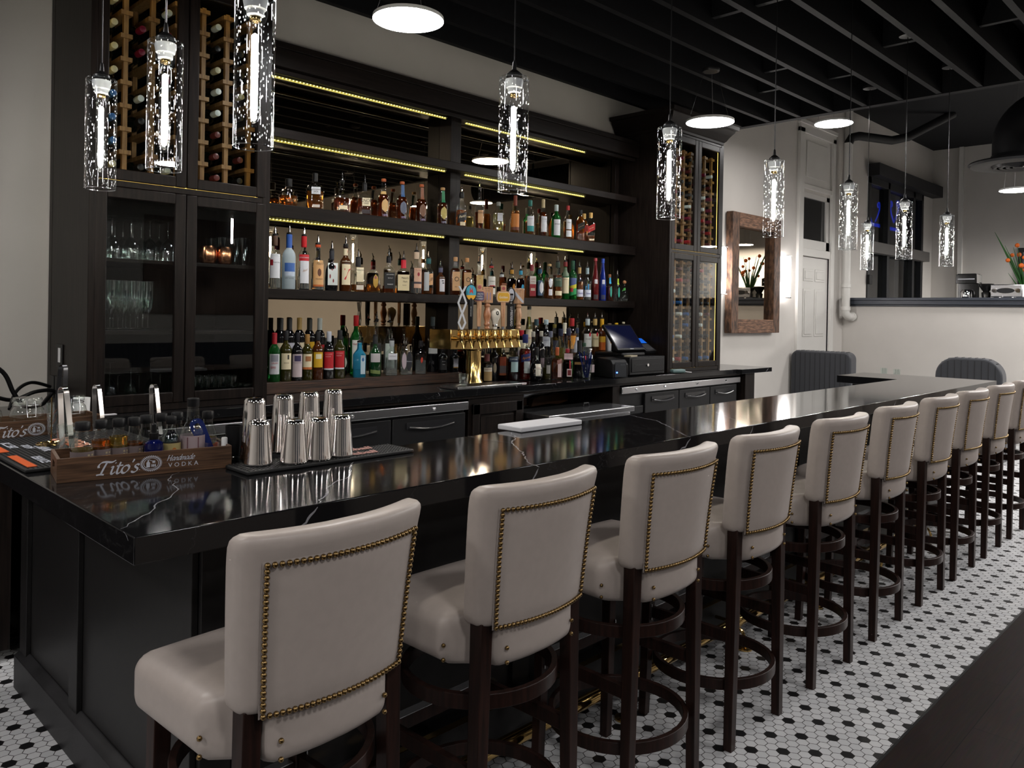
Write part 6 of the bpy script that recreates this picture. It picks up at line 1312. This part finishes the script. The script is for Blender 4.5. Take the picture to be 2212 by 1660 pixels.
# ------------------------------------------------------------------ disc lamps
DISC2 = emis('unseen_panel_bright', (1, .97, .95), 42); DISC3 = emis('unseen_panel_far', (1, .97, .93), 75)  # stronger glow, used only by the added lamps out of view
def make_disc(x, y, z, zc, lb):
    t = thing('disc_light', lb, 'ceiling lamp', (x, y, z), 0, 'round disc lamps')
    R = .182; b = MB(); b.lathe([(R, .0), (R, .018), (R-.008, .022), (.02, .022)], 44, cap=(False, True)); b.build('housing', pbr('white_rim', (.6, .6, .6), .4), t)
    b = MB(); b.lathe([(R-.003, -.0005), (R*.5, -.003), (.002, -.0035)], 44, cap=(False, True)); b.build('diffuser', DISC3 if x > 12 else DISC2 if x > 8.2 and y < 1.5 else DISC, t)
    for k in range(3):
        a = 2*pi*k/3+.4; b = MB(); b.cyl((R*.93*cos(a), R*.93*sin(a), .02), (.05*cos(a), .05*sin(a), zc-z), .0011, n=5); b.build('suspension_wire', STEEL, t)
    b = MB(); b.lathe([(.062, zc-z-.012), (.066, zc-z-.006), (.066, zc-z+.01)], 24); b.build('canopy', BLACKM, t); return t
make_disc(2.52, 3.28, 3.0, 3.405, 'bright round disc lamp over the staff aisle, nearer of the two above the bottle shelves')
make_disc(5.43, 3.25, 3.0, 3.405, 'bright round disc lamp in front of the wine cabinet crown')
make_disc(-.40, 3.28, 3.0, 3.405, 'round disc lamp beyond the left picture edge, mirrored in the glass cupboard doors')
make_disc(7.98, 3.36, 3.47, ZF, 'round disc lamp hanging before the panelled door')
make_disc(10.5, 2.29, 3.0, ZF, 'round disc lamp under the black duct diffuser in the far room')
for x, y in ((.6, -.6), (3.4, -.6), (6.2, -.4), (1.9, -2.6), (4.9, -2.6), (8.9, -.6), (14.1, 1.3), (14.1, .4), (14.1, -.6), (8.7, .7), (10.6, .2), (8.6, -1.8), (-1.6, 1.0), (-1.6, -1.4), (-2.6, 2.6)):  # extra unseen lamps, added to brighten stools, bar end, walls and far room
    make_disc(x, y, 3.0 if x < XG else 3.3 if x < 14 else 2.9, 3.405 if x < XG else ZF, 'unseen round disc lamp added out of view to light the room')
# ------------------------------------------------------------------ mirror and sconces
t = thing('wall_mirror', 'mirror in a thick reclaimed timber frame on the greige wall', 'mirror', (0, 0, 0))
mx0, mx1, mz0, mz1, w = 7.885, 9.03, 1.318, 2.665, .155
yf = YW-.095
b = MB()
for q in ((mx0, mx0+w, mz0, mz1), (mx1-w, mx1, mz0, mz1)): box1('frame_stile', q[0], q[1], yf, YW-.012, q[2], q[3], RECLAIM, t, bevel=.006)
RC2 = pbr('reclaimed_timber_flat', (.06, .027, .014), .6, noise=1, nscale=9, stretch=(1.2, 3, 7), col2=(.22, .11, .06), bump=.6)
for z in (mz0, mz1-w): box1('frame_rail', mx0+w, mx1-w, yf, YW-.012, z, z+w, RC2, t, bevel=.006)
MB().box(mx0+w-.005, mx1-w+.005, YW-.03, YW-.024, mz0+w-.005, mz1-w+.005).build('glass', pbr('wall_mirror_silver', (.40, .345, .27), .0, metal=1), t)
def sconce(x, lb):
    t = thing('wall_sconce', lb, 'wall lamp', (x, YW-.001, 0)); z0, z1 = 1.75, 2.25
    b = MB(); b.rbox(.042, .034, (z1-z0)/2, .02, 6, c=(0, -.078, (z0+z1)/2)); b.build('diffuser', SCON, t)
    b = MB(); b.box(-.05, .05, -.115, -.045, z1, z1+.012); b.box(-.05, .05, -.115, -.045, z0-.012, z0); b.build('end_cap', CHROME, t, bevel=.003)
    b = MB(); b.box(-.055, .055, -.042, -.0005, 1.93, 2.07); b.build('wall_plate', STEEL, t, bevel=.004)
sconce(7.70, 'glowing vertical wall sconce left of the timber framed mirror'); sconce(9.24, 'glowing vertical wall sconce right of the timber framed mirror')
# ------------------------------------------------------------------ booths, tables, coffee corner
def channel_panel(b, x, y0, y1, z0, z1, d, r):
    """upright upholstered back with rounded top corners and vertical channels"""
    n = int((y1-y0)/.07)
    for i in range(n):
        ya = y0+(y1-y0)*i/n; yb = y0+(y1-y0)*(i+1)/n
        b.rbox(d/2, (yb-ya)/2, (z1-z0)/2, .018, 5, c=(x, (ya+yb)/2, (z0+z1)/2))
def booth(label, x, y0, y1, top, rnd):
    t = thing('booth_bench', label, 'booth', (x, y0, 0)); W = y1-y0
    b = MB()
    n = max(6, int(W/.06)); d = .16
    # outline in y-z, rounded corners; channels as shallow grooves
    def outline(k):
        P = []
        for i in range(9): a = pi-pi/2*i/8; P.append((rnd+rnd*cos(a)-0, top-rnd+rnd*sin(a)))
        for i in range(9): a = pi/2-pi/2*i/8; P.append((W-rnd+rnd*cos(a), top-rnd+rnd*sin(a)))
        return [(0, 0)]+P+[(W, 0)]
    b.prism(outline(0), -.02, d, 'x'); b.build('back', BOOTH, t, bevel=.02, seg=3)
    b = MB()
    for i in range(1, n):
        y = W*i/n; z = top-.015
        if y < rnd: z = top-rnd+sqrt(max(0, rnd*rnd-(rnd-y)**2))-.015
        if y > W-rnd: z = top-rnd+sqrt(max(0, rnd*rnd-(y-W+rnd)**2))-.015
        b.tube([(-.021, y, .05), (-.021, y, z-.02), (.0, y, z+.016), (d*.6, y, z+.016)], .004, 5)
    b.build('channel_seam', pbr('seam_dark', (.006, .006, .008), .7), t)
    b = MB(); b.box(d, d+.48, 0, W, 0, .45); b.build('seat_base', BOOTH, t, bevel=.03, seg=3); return t
booth('charcoal channelled booth bench by the panelled door', 9.5, 3.735, 4.475, 1.10, .09)
booth('charcoal channelled booth bench standing out from the half wall behind the far stools', 9.5, 2.17, 2.82, 1.10, .20)
t = thing('dining_table', 'dark table between the two charcoal booths', 'table', (10.35, 3.4, 0))
b = MB(); b.box(-.30, .55, -.55, .65, .735, .77); b.build('top', WOODX, t, bevel=.004); b = MB(); b.lathe([(.25, 0), (.25, .02), (.04, .04), (.04, .735)], 20); b.build('pedestal', BLACKM, t)
g0 = at(1909, 815, 2, .772); g1 = at(1937, 818, 2, .772)
tumbler('water_glass', 'clear water glass on the booth table, nearer the door', (g0.x, g0.y, .7706), .042, .115); tumbler('water_glass', 'clear water glass on the booth table, nearer the far booth', (g1.x, g1.y, .7706), .042, .115)
b = MB(); b.box(XH+.3, XH+1.3, -1.5, 3.2, 0, 1.71); tag(b.build('coffee_counter', SLATE, bevel=.004), 'coffee counter behind the half wall', 'counter')
p = at(1083, 640, 0, XH+.12)
def fx(px): return at(px, 645, 0, XH+.6).y
zc = 1.711
t = thing('coffee_brewer', 'black coffee maker with a steel jug on the half wall counter', 'coffee maker', (XH+.6, fx(2091), zc))
b = MB(); b.box(-.10, .14, -.125, .125, 0, .04); b.box(.02, .14, -.125, .125, .04, .30); b.box(-.10, .14, -.125, .125, .28, .40); b.box(-.08, .12, -.11, .11, .40, .41); b.build('body', pbr('gloss_black', (.01, .01, .01), .12), t, bevel=.01)
b = MB(); b.lathe([(.06, .045), (.07, .06), (.07, .17), (.05, .20)], 20, c=(-.045, .01, 0)); b.build('jug', CHROME, t)
b = MB(); b.box(-.102, -.10, -.10, .10, .33, .345); b.build('button_strip', col('#9a9aa0'), t)
t = thing('coffee_grinder', 'small black coffee grinder beside the steel espresso machine', 'grinder', (XH+.6, fx(2130), zc))
b = MB(); b.lathe([(.06, 0), (.065, .01), (.05, .10), (.055, .16), (.03, .18)], 18); b.lathe([(.035, .17), (.085, .25), (.09, .27), (.085, .275), (.002, .275)], 18); b.build('body', pbr('gloss_black', (.01, .01, .01), .12), t)
t = thing('espresso_machine', 'stainless espresso machine on the half wall counter', 'espresso machine', (XH+.6, fx(2178), zc))
b = MB(); b.box(-.14, .2, -.185, .17, .10, .26); b.box(-.05, .2, -.17, .16, .02, .10); b.box(-.14, .2, -.18, .165, 0, .02); b.build('body', STEEL, t, bevel=.01)
b = MB(); b.prism([(.10*cos(2*pi*i/20)-.0, .18+.034*sin(2*pi*i/20)) for i in range(20)], -.146, -.14, 'x', MATTEB); b.build('dial_panel', None, t)
for y in (.12, -.14): b = MB(); b.cyl((-.14, y, .18), (-.17, y, .18), .028, n=16); b.build('knob', CHROME, t)
for y in (.06, -.08): b = MB(); b.cyl((-.09, y, .08), (-.09, y, .10), .03, n=12); b.tube([(-.09, y, .075), (-.22, y-.02, .07)], .010, 8); b.build('portafilter', CHROME, t)
t = thing('flower_vase', 'vase with orange blossoms and long leaves at the picture edge on the half wall', 'flowers', (XH+.95, at(2214, 645, 0, XH+.95).y, zc))
b = MB(); b.lathe([(.05, 0), (.06, .05), (.04, .18), (.045, .24)], 18); b.build('vase', GLASSW, t)
b = MB(); b2 = MB(); R3 = random.Random(2)
for i in range(26):
    a = R3.uniform(0, 6.28); s = R3.uniform(.05, .26); z = R3.uniform(.35, .8); P = [(0, 0, .1), (s*.3*cos(a), s*.3*sin(a), z*.5), (s*cos(a), s*sin(a), z)]
    b.tube(P, [.005, .01, .002], 5)
    if i % 2: b2.sphere(P[2], R3.uniform(.02, .035), None, 7, 5)
b.tube([(0, 0, .2), (0, .18, .6), (0, .36, .98)], [.006, .016, .002], 5)
b.build('leaves', pbr('leaf_green', (.02, .09, .015), .5), t); b2.build('blossoms', pbr('orange_blossom', (.62, .12, .01), .6), t)
yp = at(2212, 600, 0, XE-.03)
t = thing('wall_picture', 'black framed picture on the far room wall at the picture edge', 'picture', (XE-.031, yp.y, 0))
b = MB(); zt = at(2200, 536, 0, XE-.03).z
yl = at(2198, 600, 0, XE-.03).y
b.box(0, .03, yl-1.0-yp.y, yl-yp.y, 1.6, zt); b.build('frame', BLACKM, t, bevel=.004); MB().box(-.002, 0, yl-.93-yp.y, yl-.07-yp.y, 1.67, zt-.07).build('print', pbr('grey_print', (.10, .11, .12), .4), t)
q = at(1877, 604, 1, YW-.02)
b = MB(); b.box(-.06, .06, -.05, .0, -.07, .07); o = b.build('socket_box', BLACKP, loc=(q.x, YW-.001, q.z), bevel=.006); tag(o, 'small black socket box on the wall below the far return pendant', 'socket')
# dining side behind the camera, seen only in the mirrors
t = thing('wall_art', 'large brown painted picture on the wall opposite the bar', 'picture', (4.6, -4.598, 1.4))
b = MB(); b.box(0, 2.6, 0, .03, 0, 1.5); b.build('panel', pbr('brown_print', (.05, .025, .018), .5, noise=3, nscale=1.4, col2=(.22, .15, .12)), t)
b = MB()
for x in (-1.6, .5, 2.6): b.box(x, x+1.3, -4.6, -4.55, 0, 2.7)
struct(b.build('trim_5', SLATE))
struct(MB().box(-4, XE, -4.6, -4.57, 0, .95).build('trim_6', SLATE, smooth=False))
# ------------------------------------------------------------------ world, view
w = bpy.data.worlds.new('world'); S.world = w; w.use_nodes = True
w.node_tree.nodes['Background'].inputs[0].default_value = (.6, .7, 1, 1); w.node_tree.nodes['Background'].inputs[1].default_value = .004
v = S.view_settings; v.view_transform = 'Standard'; v.look = 'None'; v.gamma = 1; v.exposure = 2.3; v.use_curve_mapping = False
S.cycles.use_denoising = True; S.cycles.max_bounces = 10; S.cycles.diffuse_bounces = 3; S.cycles.glossy_bounces = 5; S.cycles.transmission_bounces = 8; S.cycles.transparent_max_bounces = 24
S.cycles.sample_clamp_indirect = 6; S.cycles.caustics_reflective = False; S.cycles.caustics_refractive = False; S.cycles.use_light_tree = True
